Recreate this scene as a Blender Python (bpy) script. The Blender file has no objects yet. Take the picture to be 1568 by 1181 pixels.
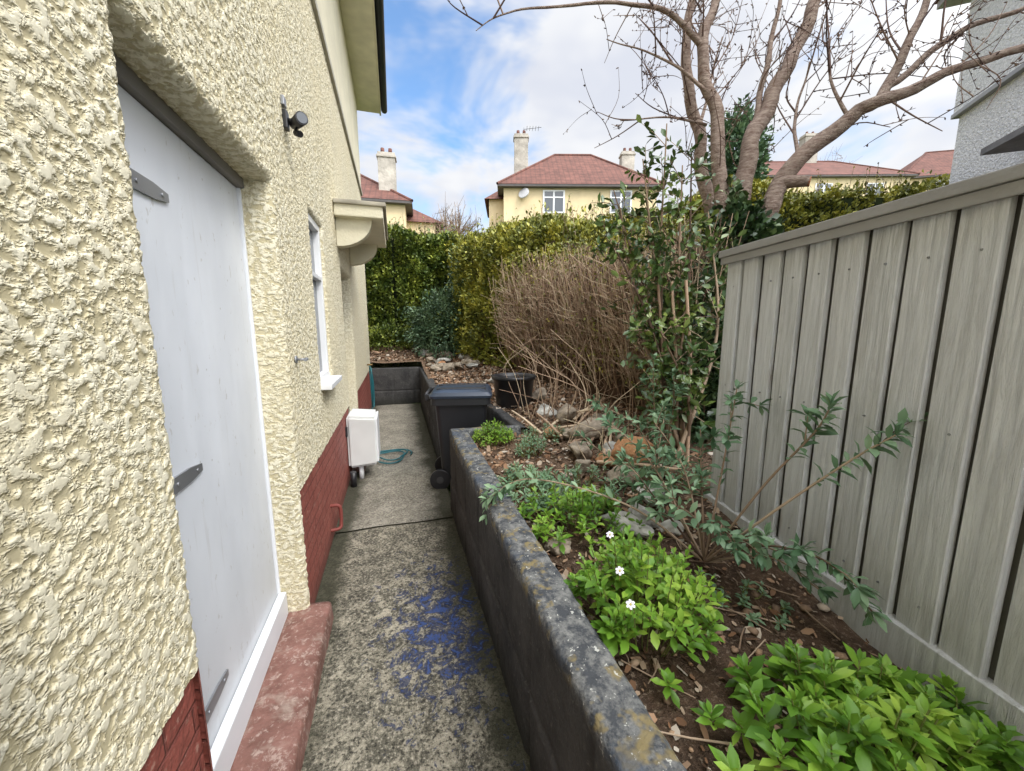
import bpy, bmesh, math, random
import numpy as np
from mathutils import Vector, Matrix, noise
random.seed(7); rng=np.random.default_rng(7)
sc=bpy.context.scene
COL=sc.collection

# ---------------------------------------------------------------- helpers
def link(o,parent=None):
    COL.objects.link(o)
    if parent: o.parent=parent
    return o
def empty(name,loc=(0,0,0),rotz=0):
    e=bpy.data.objects.new(name,None); e.location=loc; e.rotation_euler=(0,0,rotz); e.empty_display_size=.2
    return link(e)
def mesh_obj(name,V,F,mats,parent=None,smooth=False,mi=None):
    me=bpy.data.meshes.new(name)
    V=np.asarray(V,dtype=np.float32)
    if isinstance(F,np.ndarray):
        k=F.shape[1]; n=F.shape[0]
        me.vertices.add(len(V)); me.vertices.foreach_set('co',V.ravel())
        me.loops.add(n*k); me.loops.foreach_set('vertex_index',F.astype(np.int32).ravel())
        me.polygons.add(n); me.polygons.foreach_set('loop_start',np.arange(0,n*k,k,dtype=np.int32))
        me.update(calc_edges=True)
    else:
        me.from_pydata([tuple(v) for v in V.tolist()],[],F)
    if not isinstance(mats,(list,tuple)): mats=[mats]
    for m in mats: me.materials.append(m)
    if mi is not None: me.polygons.foreach_set('material_index',np.asarray(mi,dtype=np.int32))
    if smooth: me.polygons.foreach_set('use_smooth',np.ones(len(me.polygons),dtype=bool))
    me.update()
    return link(bpy.data.objects.new(name,me),parent)
def bm_obj(name,bm,mat,parent=None,smooth=False):
    me=bpy.data.meshes.new(name); bm.to_mesh(me); bm.free()
    for m in (mat if isinstance(mat,(list,tuple)) else [mat]): me.materials.append(m)
    if smooth:
        for p in me.polygons: p.use_smooth=True
    return link(bpy.data.objects.new(name,me),parent)
def box(name,x0,x1,y0,y1,z0,z1,mat,parent=None,bevel=0.0,seg=2,M=None):
    bm=bmesh.new(); bmesh.ops.create_cube(bm,size=1)
    for v in bm.verts:
        v.co=Vector(((x0+x1)/2+v.co.x*(x1-x0),(y0+y1)/2+v.co.y*(y1-y0),(z0+z1)/2+v.co.z*(z1-z0)))
    if bevel: bmesh.ops.bevel(bm,geom=bm.edges[:],offset=bevel,segments=seg,affect='EDGES',profile=.6)
    if M is not None: bm.transform(M); bmesh.ops.recalc_face_normals(bm,faces=bm.faces[:])
    return bm_obj(name,bm,mat,parent)
def cyl(name,p0,p1,r,mat,parent=None,n=16,r2=None):
    p0=Vector(p0);p1=Vector(p1);d=p1-p0
    bm=bmesh.new()
    bmesh.ops.create_cone(bm,cap_ends=True,segments=n,radius1=r,radius2=r if r2 is None else r2,depth=d.length)
    bm.transform(Matrix.Translation((p0+p1)/2)@d.to_track_quat('Z','Y').to_matrix().to_4x4())
    o=bm_obj(name,bm,mat,parent)
    for p in o.data.polygons: p.use_smooth=len(p.vertices)==4
    return o
class Acc:
    def __init__(s): s.V=[];s.F=[];s.n=0
    def add(s,V,F):
        V=np.asarray(V,float);F=np.asarray(F,int); s.V.append(V);s.F.append(F+s.n);s.n+=len(V)
    def obj(s,name,mat,parent=None,smooth=True):
        return mesh_obj(name,np.vstack(s.V),np.vstack(s.F),mat,parent,smooth)
def catmull(P,k=6):
    P=[np.array(p,float) for p in P]
    P=[2*P[0]-P[1]]+P+[2*P[-1]-P[-2]]
    out=[]
    for i in range(1,len(P)-2):
        for j in range(k):
            t=j/k;a,b,c,d=P[i-1],P[i],P[i+1],P[i+2]
            out.append(.5*((2*b)+(-a+c)*t+(2*a-5*b+4*c-d)*t*t+(-a+3*b-3*c+d)*t**3))
    out.append(P[-2]); return np.array(out)
def tube(acc,P,R,n=6,jit=0):
    P=np.asarray(P,float); m=len(P); R=np.interp(np.linspace(0,1,m),np.linspace(0,1,len(R)),R)
    T=np.gradient(P,axis=0); T/=np.linalg.norm(T,axis=1)[:,None]+1e-9
    up=np.array([0,0,1.]) if abs(T[0,2])<.9 else np.array([1.,0,0])
    u=np.cross(T[0],up);u/=np.linalg.norm(u)
    a=np.arange(n)*2*math.pi/n; V=[]
    for i in range(m):
        u=u-T[i]*u.dot(T[i]);u/=np.linalg.norm(u)+1e-9; w=np.cross(T[i],u)
        r=R[i]*(1+jit*rng.standard_normal(n))[:,None] if jit else R[i]
        V.append(P[i]+r*(np.cos(a)[:,None]*u+np.sin(a)[:,None]*w))
    V=np.vstack(V); F=[]
    for i in range(m-1):
        b=i*n; j=np.arange(n); j2=(j+1)%n
        F.append(np.stack([b+j,b+j2,b+n+j2,b+n+j],1))
    acc.add(V,np.vstack(F))

# ---------------------------------------------------------------- node helpers
class NT:
    def __init__(s,name,disp=None):
        s.m=bpy.data.materials.new(name); s.m.use_nodes=True; s.t=s.m.node_tree; s.t.nodes.clear()
        s.out=s.n('ShaderNodeOutputMaterial'); s.b=s.n('ShaderNodeBsdfPrincipled'); s.l(s.b.outputs[0],s.out.inputs[0])
        s.tc=s.n('ShaderNodeTexCoord'); s.pos=s.tc.outputs['Object']
        if disp: s.m.displacement_method=disp
    def n(s,t,**k):
        x=s.t.nodes.new(t)
        for a,b in k.items(): setattr(x,a,b)
        return x
    def l(s,a,b): s.t.links.new(a,b)
    def set(s,sock,v):
        if hasattr(v,'is_linked') : s.l(v,sock)
        else: sock.default_value=v
    def noise(s,scale,detail=3,rough=.55,dist=0,vec=None):
        x=s.n('ShaderNodeTexNoise'); x.inputs['Scale'].default_value=scale;x.inputs['Detail'].default_value=detail
        x.inputs['Roughness'].default_value=rough;x.inputs['Distortion'].default_value=dist
        s.l(vec or s.pos,x.inputs['Vector']); return x.outputs['Fac']
    def voro(s,scale,feat='F1',vec=None,out='Distance',rnd=1):
        x=s.n('ShaderNodeTexVoronoi',feature=feat); x.inputs['Scale'].default_value=scale;x.inputs['Randomness'].default_value=rnd
        s.l(vec or s.pos,x.inputs['Vector']); return x.outputs[out]
    def mapv(s,scale=(1,1,1),loc=(0,0,0),rot=(0,0,0),vec=None):
        x=s.n('ShaderNodeMapping'); x.inputs['Scale'].default_value=scale;x.inputs['Location'].default_value=loc;x.inputs['Rotation'].default_value=rot
        s.l(vec or s.pos,x.inputs['Vector']); return x.outputs[0]
    def ramp(s,f,stops,interp='LINEAR'):
        x=s.n('ShaderNodeValToRGB'); r=x.color_ramp; r.interpolation=interp
        while len(r.elements)<len(stops): r.elements.new(.5)
        for e,(p,c) in zip(r.elements,stops):
            e.position=p; e.color=(c,c,c,1) if not hasattr(c,'__len__') else (*c,1)
        s.l(f,x.inputs[0]); return x.outputs[0]
    def mr(s,f,a,b,c=0,d=1,smooth=False):
        x=s.n('ShaderNodeMapRange'); 
        if smooth: x.interpolation_type='SMOOTHSTEP'
        s.l(f,x.inputs[0])
        for i,v in enumerate((a,b,c,d)): x.inputs[1+i].default_value=v
        return x.outputs[0]
    def math(s,op,a,b=0,clamp=False):
        x=s.n('ShaderNodeMath',operation=op,use_clamp=clamp); s.set(x.inputs[0],a); s.set(x.inputs[1],b); return x.outputs[0]
    def mix(s,f,a,b,blend='MIX'):
        x=s.n('ShaderNodeMix',data_type='RGBA',blend_type=blend)
        s.set(x.inputs[0],f)
        for i,v in ((6,a),(7,b)):
            if hasattr(v,'is_linked'): s.l(v,x.inputs[i])
            else: x.inputs[i].default_value=(*v,1)
        return x.outputs[2]
    def sep(s,v=None):
        x=s.n('ShaderNodeSeparateXYZ'); s.l(v or s.pos,x.inputs[0]); return x.outputs
    def bump(s,h,dist=.01,strength=1):
        x=s.n('ShaderNodeBump'); x.inputs['Distance'].default_value=dist;x.inputs['Strength'].default_value=strength
        s.l(h,x.inputs['Height']); s.l(x.outputs[0],s.b.inputs['Normal']); return x
    def disp(s,h,scale,mid=.5):
        x=s.n('ShaderNodeDisplacement'); x.inputs['Scale'].default_value=scale;x.inputs['Midlevel'].default_value=mid
        s.l(h,x.inputs['Height']); s.l(x.outputs[0],s.out.inputs['Displacement'])
    def col(s,c,rough=.8,spec=.3,metal=0):
        s.set(s.b.inputs['Base Color'],(*c,1) if isinstance(c,tuple) else c)
        s.set(s.b.inputs['Roughness'],rough); s.b.inputs['Specular IOR Level'].default_value=spec; s.b.inputs['Metallic'].default_value=metal
        return s

def m_stucco(name,top,pit,disp='BOTH',amp=.012):
    t=NT(name,disp)
    n1=t.noise(40,3.2,.58,.25,t.mapv((1,1,1.2)))
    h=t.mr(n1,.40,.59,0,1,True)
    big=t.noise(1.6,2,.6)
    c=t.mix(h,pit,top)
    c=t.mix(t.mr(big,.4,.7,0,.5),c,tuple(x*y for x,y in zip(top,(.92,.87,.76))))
    t.col(c,.88,.2); t.disp(t.math('ADD',h,t.math('MULTIPLY',n1,.8)),amp,.9); return t.m
def m_plain(name,c,rough=.6,var=.12,bs=60,bd=.001,spec=.3,metal=0,nscale=3):
    t=NT(name); n=t.noise(nscale,2,.65)
    cc=t.mix(t.mr(n,.3,.7),tuple(x*(1-var) for x in c),tuple(min(1,x*(1+var)) for x in c))
    t.col(cc,rough,spec,metal); 
    if bd>=.002: t.bump(t.noise(bs,2),bd)
    return t.m
def m_leaf(name,dark,mid,light,rough=.45,tr=0,cl=3.0,spec=.4,lim=(.25,.75)):
    t=NT(name); g=t.n('ShaderNodeNewGeometry')
    n=t.noise(cl,0,.6)
    f=t.math('ADD',t.math('MULTIPLY',g.outputs['Random Per Island'],.55),t.math('MULTIPLY',t.mr(n,.3,.7),.45))
    c=t.ramp(f,[(lim[0]-.2,dark),(.5,mid),(lim[1]+.2,light)])
    t.col(c,rough,spec)
    if tr:
        tl=t.n('ShaderNodeBsdfTranslucent'); t.l(t.mix(.5,c,light),tl.inputs[0])
        mx=t.n('ShaderNodeMixShader'); mx.inputs[0].default_value=tr
        t.l(t.b.outputs[0],mx.inputs[1]);t.l(tl.outputs[0],mx.inputs[2]);t.l(mx.outputs[0],t.out.inputs[0])
    return t.m
def m_island(name,stops,rough=.85,cl=8):
    t=NT(name); g=t.n('ShaderNodeNewGeometry')
    t.col(t.ramp(g.outputs['Random Per Island'],stops),rough,.25); return t.m

# ---------------------------------------------------------------- materials
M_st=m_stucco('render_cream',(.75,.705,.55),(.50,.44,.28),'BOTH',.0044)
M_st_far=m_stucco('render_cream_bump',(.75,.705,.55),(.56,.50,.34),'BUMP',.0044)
M_smooth=m_plain('render_smooth',(.70,.655,.50),.85,.07,50,.004)
def m_redplinth():
    t=NT('red_masonry_paint')
    s=t.sep(); cb=t.n('ShaderNodeCombineXYZ'); t.l(s[1],cb.inputs[0]);t.l(s[2],cb.inputs[1])
    br=t.n('ShaderNodeTexBrick'); t.l(cb.outputs[0],br.inputs[0]); br.inputs['Scale'].default_value=1
    br.inputs['Brick Width'].default_value=.225;br.inputs['Row Height'].default_value=.075;br.inputs['Mortar Size'].default_value=.006;br.inputs['Mortar Smooth'].default_value=.6
    n=t.noise(5,3,.65); c=t.mix(t.mr(n,.3,.7),(.23,.06,.045),(.33,.10,.075))
    c=t.mix(t.math('MULTIPLY',br.outputs['Fac'],.4),c,(.10,.035,.03))
    c=t.mix(t.mr(t.noise(28,3,.7),.60,.68,0,.6),c,(.46,.28,.22))
    c=t.mix(t.mr(s[2],0.0,.15,.6,0),c,(.09,.05,.04))
    t.col(c,.6,.35)
    h=t.math('ADD',t.math('MULTIPLY',br.outputs['Fac'],-1),t.math('MULTIPLY',t.noise(40,2),.7)); t.bump(h,.010)
    return t.m
M_red=m_redplinth()
def m_step():
    t=NT('red_painted_step'); n=t.noise(9,3,.7)
    c=t.mix(t.mr(n,.3,.7),(.13,.06,.045),(.25,.125,.10))
    c=t.mix(t.mr(t.noise(34,4,.8,.4),.53,.64,0,.7),c,(.42,.32,.27))
    c=t.mix(t.mr(t.noise(6,4,.75,.4),.53,.66,0,.65),c,(.34,.27,.22))
    t.col(c,.65,.35); t.bump(t.noise(60,2),.006); return t.m
M_step=m_step()
def m_door():
    t=NT('white_door_paint'); s=t.sep()
    n=t.noise(2.2,3,.6,0,t.mapv((1,1.3,.7))); c=t.mix(t.mr(n,.35,.75),(.72,.75,.80),(.60,.63,.68))
    d=t.noise(24,3,.7,.3,t.mapv((1,1.5,.7))); c=t.mix(t.mr(d,.64,.71,0,.45),c,(.38,.36,.32))
    c=t.mix(t.mr(s[2],.1,.7,.3,0),c,(.42,.41,.36))
    st_=t.noise(5,4,.7,0,t.mapv((1,4,.35))); c=t.mix(t.mr(st_,.6,.75,0,.35),c,(.42,.41,.38))
    sp=t.voro(9); c=t.mix(t.mr(sp,.03,.045,.5,0),c,(.30,.28,.25))
    t.col(c,.42,.4); t.bump(t.noise(4,2,.5,0,t.mapv((1,2,.5))),.006); return t.m
M_door=m_door()
M_white=m_plain('upvc_white',(.78,.79,.80),.35,.03,20,.0005,.5)
M_whitep=m_plain('white_paint',(.74,.76,.79),.4,.06,40,.001,.4)
M_galv=m_plain('galvanised_steel',(.30,.31,.33),.45,.2,90,.001,.5,.6)
M_black=m_plain('black_plastic',(.018,.018,.02),.4,.2,60,.0005,.5)
M_glass=NT('window_glass').col((.05,.06,.07),.06,.8).m
M_dark=NT('dark_interior').col((.02,.02,.02),.9,.1).m
M_moss=NT('mossy_joint').col((.05,.05,.03),.95,.1).m
def m_path(name,base,lo,blue,k=1):
    t=NT(name,'BUMP'); s=t.sep()
    n=t.noise(2.6,4,.7,.3); n2=t.noise(10,5,.85,.5)
    c=t.mix(t.mr(n,.38,.62),base,tuple(x*.62 for x in base))
    c=t.mix(t.mr(n2,.45,.54,0,.95*k),c,lo)
    n3_=t.noise(62,3,.8)
    c=t.mix(t.mr(n3_,.54,.66,0,.7),c,(.50,.455,.36))
    c=t.mix(t.mr(n3_,.48,.38,0,.9*k),c,(.025,.023,.019))
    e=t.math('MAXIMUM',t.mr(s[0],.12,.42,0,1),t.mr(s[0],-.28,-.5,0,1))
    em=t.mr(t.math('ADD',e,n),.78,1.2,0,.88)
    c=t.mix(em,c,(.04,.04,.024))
    if blue:
        dm=t.n('ShaderNodeVectorMath',operation='DISTANCE'); t.l(t.mapv((1,.5,1)),dm.inputs[0]); dm.inputs[1].default_value=(.17,.95,0)
        f=t.math('SUBTRACT',t.noise(13,4,.8,.6),t.math('MULTIPLY',dm.outputs['Value'],.55))
        c=t.mix(t.mr(f,.39,.43,0,.75),c,(.022,.034,.085))
        c=t.mix(t.mr(f,.50,.52,0,.7),c,(.05,.10,.30))
    t.col(c,.9,.2)
    h=t.math('ADD',t.math('MULTIPLY',n2,.9),t.math('MULTIPLY',n3_,.7)); t.disp(h,.018,.6); return t.m
M_path=m_path('path_concrete',(.34,.31,.235),(.10,.093,.07),True)
M_path2=m_path('path_concrete_smooth',(.34,.315,.255),(.18,.165,.13),False,.65)
def m_retain(name='retaining_wall_concrete',top_=True):
    t=NT(name,'BUMP'); s=t.sep()
    n45=t.noise(42,3,.7)
    c=t.mix(t.mr(t.noise(4,4,.7),.3,.7),(.032,.032,.033),(.08,.078,.075))
    c=t.mix(t.mr(n45,.60,.7,0,.4),c,(.18,.17,.15))
    c=t.mix(t.mr(s[2],0,.2,.75,0),c,(.025,.027,.02))
    if top_:
        top=t.mix(t.mr(t.noise(20,4,.75),.42,.66),(.05,.054,.06),(.20,.20,.19))
        top=t.mix(t.mr(t.noise(11,3,.7),.55,.63,0,.8),top,(.21,.165,.075))
        top=t.mix(t.mr(n45,.63,.675,0,.8),top,(.50,.50,.46))
        top=t.mix(t.mr(t.noise(5,2),.55,.66,0,.6),top,(.04,.058,.09))
        c=t.mix(t.mr(s[2],.62,.665,0,1),c,top)
    t.col(c,.9,.2); t.disp(t.math('ADD',t.noise(22,3,.7),t.math('MULTIPLY',n45,.5)),.010,.7); return t.m
M_ret=m_retain()
M_ret2=m_retain('dark_wall_concrete',False)
def m_soil():
    t=NT('soil','BUMP')
    n70=t.noise(60,3,.75)
    c=t.mix(t.mr(t.noise(9,3,.7),.3,.7),(.045,.03,.02),(.14,.09,.06))
    c=t.mix(t.mr(n70,.55,.68,0,.8),c,(.28,.21,.15))
    s=t.sep()
    far=t.mr(s[1],1.6,3.0,0,.6); c=t.mix(far,c,t.mix(n70,(.12,.07,.045),(.34,.24,.16)))
    t.col(c,.95,.15); t.disp(n70,.03,.7); return t.m
M_soil=m_soil()
M_grass=m_plain('grass',(.06,.09,.025),.95,.35,30,.03,.2,0,1.2)
def m_fence(name='painted_fence_board'):
    t=NT(name); g=t.n('ShaderNodeNewGeometry'); r=g.outputs['Random Per Island']
    cb=t.n('ShaderNodeCombineXYZ'); t.l(t.math('MULTIPLY',r,37),cb.inputs[0]); t.l(t.math('MULTIPLY',r,91),cb.inputs[2])
    va=t.n('ShaderNodeVectorMath'); t.l(t.pos,va.inputs[0]); t.l(cb.outputs[0],va.inputs[1]); v=va.outputs[0]
    gr=t.noise(11,5,.8,.6,t.mapv((5,5,.3),vec=v))
    c=t.mix(t.mr(gr,.36,.64),(.70,.715,.735),(.44,.445,.445))
    c=t.mix(t.mr(r,0,1,0,.35),c,(.76,.78,.81))
    k=t.voro(3.2,vec=t.mapv((2.2,2.2,.8),vec=v)); kd=t.math('ADD',k,t.math('MULTIPLY',t.noise(14,2,.6,0,v),.08))
    c=t.mix(t.mr(kd,.08,.22,.65,0),c,(.36,.30,.24))
    c=t.mix(t.mr(kd,.07,.09,.85,0),c,(.16,.12,.09))
    s=t.sep(); c=t.mix(t.math('MULTIPLY',t.mr(s[2],.6,.95,.7,0),t.noise(7,3)),c,(.30,.29,.22))
    c=t.mix(t.mr(t.noise(2,2,.6,0,t.mapv((1,1,.4))),.5,.75,0,.25),c,(.42,.40,.37))
    t.col(c,.75,.25); t.bump(gr,.008); return t.m
M_fence=m_fence()
M_cap=m_plain('fence_cap_paint',(.29,.285,.28),.6,.15,40,.002)
M_bark=(lambda t:(t.col(t.mix(t.mr(t.noise(14,4,.7,.3,t.mapv((1,1,3.5))),.35,.70),t.mix(t.noise(4,2),(.08,.05,.038),(.20,.125,.095)),(.35,.28,.225)),.8,.25),t.bump(t.noise(30,3,.7,.2,t.mapv((1,1,4))),.014),t.m)[-1])(NT('cherry_bark'))
M_twig=m_island('twig_brown',[(.1,(.08,.05,.035)),(.5,(.22,.15,.10)),(.9,(.40,.30,.21))])
M_twigd=m_island('twig_dark',[(.1,(.05,.03,.028)),(.5,(.12,.075,.06)),(.9,(.22,.15,.11))])
M_twigp=m_island('twig_tan',[(.1,(.17,.105,.07)),(.4,(.42,.29,.20)),(.7,(.58,.43,.30)),(.95,(.66,.55,.38))],.85,2)
def m_tile():
    t=NT('roof_tiles')
    w=t.n('ShaderNodeTexWave',wave_type='BANDS',bands_direction='Z',wave_profile='SAW'); w.inputs['Scale'].default_value=1.1; t.l(t.pos,w.inputs[0])
    w2=t.n('ShaderNodeTexWave',wave_type='BANDS',bands_direction='X'); w2.inputs['Scale'].default_value=1.0; t.l(t.pos,w2.inputs[0])
    c=t.mix(t.mr(t.noise(1.6,4,.8),.35,.65),(.10,.048,.038),(.19,.085,.065)); c=t.mix(t.mr(w.outputs['Fac'],.8,1,0,.6),c,(.05,.028,.024)); c=t.mix(t.mr(w2.outputs['Fac'],0,.3,.35,0),c,(.06,.036,.03))
    t.col(c,.8,.2); return t.m
M_tile=m_tile()
M_bgwall=m_plain('distant_cream_wall',(.70,.57,.35),.9,.1,8,.001,.3,0,1)
M_pebble=(lambda t:(t.col(t.mix(t.mr(t.noise(26,3,.8),.4,.62),(.62,.64,.68),(.84,.86,.89)),.9,.2),t.bump(t.noise(30,2,.7),.04),t.m)[-1])(NT('pebbledash_white'))
M_greyroof=m_plain('grey_slate',(.16,.16,.17),.7,.2,12,.01)
M_hose=m_plain('teal_hose',(.012,.12,.14),.35,.1,60,0,.5)
M_chim=m_plain('chimney_render',(.42,.385,.33),.9,.3,10,.02,.2,0,1.5)
M_stem=m_plain('green_stem',(.16,.18,.05),.7)

# ================================================================ HOUSE
house=empty('rendered_house')
X=-.505   # render face
st=.01
def lattice(name,y0,y1,z0,z1,holes,step,mat,x=X):
    ys=np.arange(round((y1-y0)/step)+1)*step+y0; zs=np.arange(round((z1-z0)/step)+1)*step+z0
    Y,Z=np.meshgrid(ys,zs,indexing='ij'); V=np.stack([np.full(Y.size,x),Y.ravel(),Z.ravel()],1)
    nz=len(zs); i,j=np.meshgrid(np.arange(len(ys)-1),np.arange(nz-1),indexing='ij')
    yc=ys[i]+step/2; zc=zs[j]+step/2; keep=np.ones(i.shape,bool)
    for (a,b,c,d) in holes: keep&=~((yc>a)&(yc<b)&(zc>c)&(zc<d))
    i=i[keep];j=j[keep]; a=i*nz+j
    F=np.stack([a,a+nz,a+nz+1,a+1],1)
    return mesh_obj(name,V,F,mat,house,True)
D1=(1.06,2.10,.10,2.25); W1=(2.93,3.43,1.20,2.36); D2=(4.45,5.35,.10,2.20)
e=.03
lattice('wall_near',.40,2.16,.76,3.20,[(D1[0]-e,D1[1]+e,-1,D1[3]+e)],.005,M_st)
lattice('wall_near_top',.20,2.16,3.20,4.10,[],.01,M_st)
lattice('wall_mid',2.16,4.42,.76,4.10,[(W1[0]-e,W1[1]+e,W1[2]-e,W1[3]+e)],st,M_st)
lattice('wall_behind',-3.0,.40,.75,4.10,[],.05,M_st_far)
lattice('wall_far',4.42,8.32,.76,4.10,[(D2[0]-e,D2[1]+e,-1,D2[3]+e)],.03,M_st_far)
lattice('wall_upper',-3.0,8.3,4.10,5.8,[],.1,M_smooth,X+.012)
def surround(name,o,depth,closed,mat,red=False,stp=.01):
    y0,y1,z0,z1=o
    prof=[(e,0.0)]+[(e*(1-math.sin(k/4*math.pi/2)),-e*(1-math.cos(k/4*math.pi/2))) for k in range(1,5)]
    d=-e
    while d>-depth: d-=stp; prof.append((0,max(d,-depth)))
    V=[];m=None
    ny=round((y1-y0+2*e)/stp); nz=round((z1+e-(z0-(e if closed else 0)))/stp)
    for (o_,dx) in prof:
        ya,yb,zb=y0-o_,y1+o_,z1+o_; za=z0-o_ if closed else z0
        L=[(ya,za+(zb-za)*k/nz) for k in range(nz)]+[(ya+(yb-ya)*k/ny,zb) for k in range(ny)]+[(yb,zb-(zb-za)*k/nz) for k in range(nz+1)]
        if closed: L+=[(yb-(yb-ya)*k/ny,za) for k in range(1,ny+1)]
        m=len(L); V+=[(X+dx,a,b) for a,b in L]
    V=np.array(V); F=[];mi=[]
    for r in range(len(prof)-1):
        for k in range(m-1):
            a=r*m+k; F.append((a,a+m,a+m+1,a+1)); v=V[a]; mi.append(1 if red and v[2]<.76 and v[1]<(y0+y1)/2 else 0)
    return mesh_obj(name,V,np.array(F),[mat,M_red],house,True,mi)
surround('door_surround',D1,.135,False,M_st,True,stp=.005)
surround('window_surround',W1,.07,True,M_st)
surround('side_door_surround',D2,.14,False,M_st_far,stp=.03)
for (a,b) in ((-3,D1[0]-e),(D1[1]+e,D2[0]-e),(D2[1]+e,8.3)):
    box('plinth',-.8,X-.012,a,b,-.1,.764,M_red,house)
box('core_wall_end',-8,X+.0,8.3,8.33,-.1,5.8,M_st_far,house)
box('core',-8,-.68,-3,8.29,-.1,5.75,M_dark,house)
box('string_course',X-.02,X+.03,-3,8.34,4.07,4.13,m_plain('course',(.42,.40,.34),.8),house,.006)
box('soffit',-.49,-.10,-3.4,8.62,5.70,5.73,m_plain('soffit_cream',(.80,.77,.62),.7),house)
box('soffit_end',-8,-.49,8.33,8.62,5.70,5.73,M_smooth,house)
box('fascia',-.10,-.07,-3.4,8.65,5.68,5.86,m_plain('fascia_paint',(.70,.66,.50),.6),house)
bm=bmesh.new(); n=10
vs=[]
for yy in (-3.45,8.68):
    vs.append([bm.verts.new((-.01+.058*math.cos(math.pi+math.pi*k/n),yy,5.80+.06*math.sin(math.pi+math.pi*k/n))) for k in range(n+1)])
for k in range(n): bm.faces.new((vs[0][k],vs[0][k+1],vs[1][k+1],vs[1][k]))
bm.faces.new(vs[1][:n+1])
bmesh.ops.solidify(bm,geom=bm.faces[:],thickness=.004)
bm_obj('gutter',bm,M_black,house)
mesh_obj('roof',[(-.02,-3.5,5.86),(-.02,8.7,5.86),(-4.3,8.7-4,8.6),(-4.3,.6,8.6),(-8.5,8.7,5.86),(-8.5,-3.5,5.86)],[(0,1,2,3),(1,4,2),(4,5,3,2),(5,0,3)],M_tile,house)
box('door_leaf',-.675,-.640,1.075,2.085,.15,2.205,M_door,house,.003)
box('door_frame_head',-.66,-.615,1.055,2.105,2.208,2.252,m_plain('weathered_frame',(.20,.19,.18),.7),house,.003)
box('door_frame_far',-.66,-.628,2.088,2.105,.12,2.207,M_whitep,house,.002)
box('door_threshold_board',-.637,-.60,1.05,2.094,.105,.235,M_whitep,house,.006)
for z in (1.98,1.14,.36):
    bm=bmesh.new(); P=[(1.09,.028),(1.40,.022),(1.475,.012),(1.475,-.012),(1.40,-.022),(1.09,-.028)]
    f=bm.faces.new([bm.verts.new((-.632,y,z+h)) for y,h in P]); r=bmesh.ops.extrude_face_region(bm,geom=[f])
    for v in [g for g in r['geom'] if isinstance(g,bmesh.types.BMVert)]: v.co.x-=.006
    bm_obj('strap_hinge',bm,M_galv,house)
    for y in (1.2,1.32,1.44): cyl('hinge_screw',(-.634,y,z),(-.628,y,z),.006,M_galv,house,8)
V=[];F=[];ny=70
for k in range(ny+1):
    y=.76+1.38*k/ny
    for (x,z) in ((-.64,.10),(-.60,.105),(-.52,.106),(-.45,.104),(-.415,.10),(-.403,.093),(-.398,.08),(-.396,.04),(-.393,-.03)):
        V.append((x+.004*noise.noise(Vector((z*9,y*6,2)))+.003*noise.noise(Vector((z*30,y*25,2))),y,z+.005*noise.noise(Vector((x*6,y*9,0)))))
for k in range(ny):
    for j in range(8): b=k*9+j; F.append((b,b+1,b+10,b+9))
F.append(tuple(ny*9+j for j in range(9)))
mesh_obj('door_step',V,F,M_step,house,True)
ww=.045
box('window_pane',-.572,-.568,2.95,3.41,1.24,2.34,M_glass,house)
for nm,a in (('l',(2.93,2.93+ww,1.2,2.36)),('r',(3.43-ww,3.43,1.2,2.36)),('t',(2.975,3.385,2.315,2.36)),('b',(2.975,3.385,1.2,1.25)),('m',(2.975,3.385,1.95,1.98))):
    box('window_frame_'+nm,-.59,-.525 if nm!='l' else -.535,*a,M_white,house,.004)
box('window_sill',-.58,-.435,2.90,3.46,1.165,1.203,M_white,house,.006)
box('side_door',-.66,-.62,4.46,5.34,.12,2.19,M_whitep,house,.003)
box('side_door_step',-.66,-.38,4.4,5.4,-.02,.12,M_step,house,.01)
box('canopy_slab',-.50,-.06,4.15,5.65,2.64,2.76,M_smooth,house,.012)
box('canopy_lip',-.50,-.03,4.12,5.68,2.745,2.785,m_plain('weathered_slab',(.40,.37,.30),.9,.25),house,.012)
for y in (4.25,5.45):
    P=[(-.50,2.38)]+[(-.50+.33*math.sin(k/8*math.pi/2)**1.0,2.38+.262*(1-math.cos(k/8*math.pi/2))) for k in range(1,9)]+[(-.5,2.642)]
    bm=bmesh.new(); f=bm.faces.new([bm.verts.new((a,y,b)) for a,b in P]); r=bmesh.ops.extrude_face_region(bm,geom=[f])
    for v in [g for g in r['geom'] if isinstance(g,bmesh.types.BMVert)]: v.co.y+=.12
    bmesh.ops.recalc_face_normals(bm,faces=bm.faces[:]); bm_obj('canopy_bracket',bm,M_smooth,house)
cyl('downpipe',(-.46,.475,-.02),(-.46,.475,5.7),.034,M_black,house,20)
a=Acc(); tube(a,catmull([(-.53,2.95,.10),(-.46,2.97,.10),(-.45,2.99,.14),(-.45,3.0,.24),(-.47,3.0,.27),(-.53,3.0,.27)],5),[.013],10); a.obj('painted_vent_pipe',m_plain('red_pipe',(.20,.05,.04),.6),house)

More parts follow.
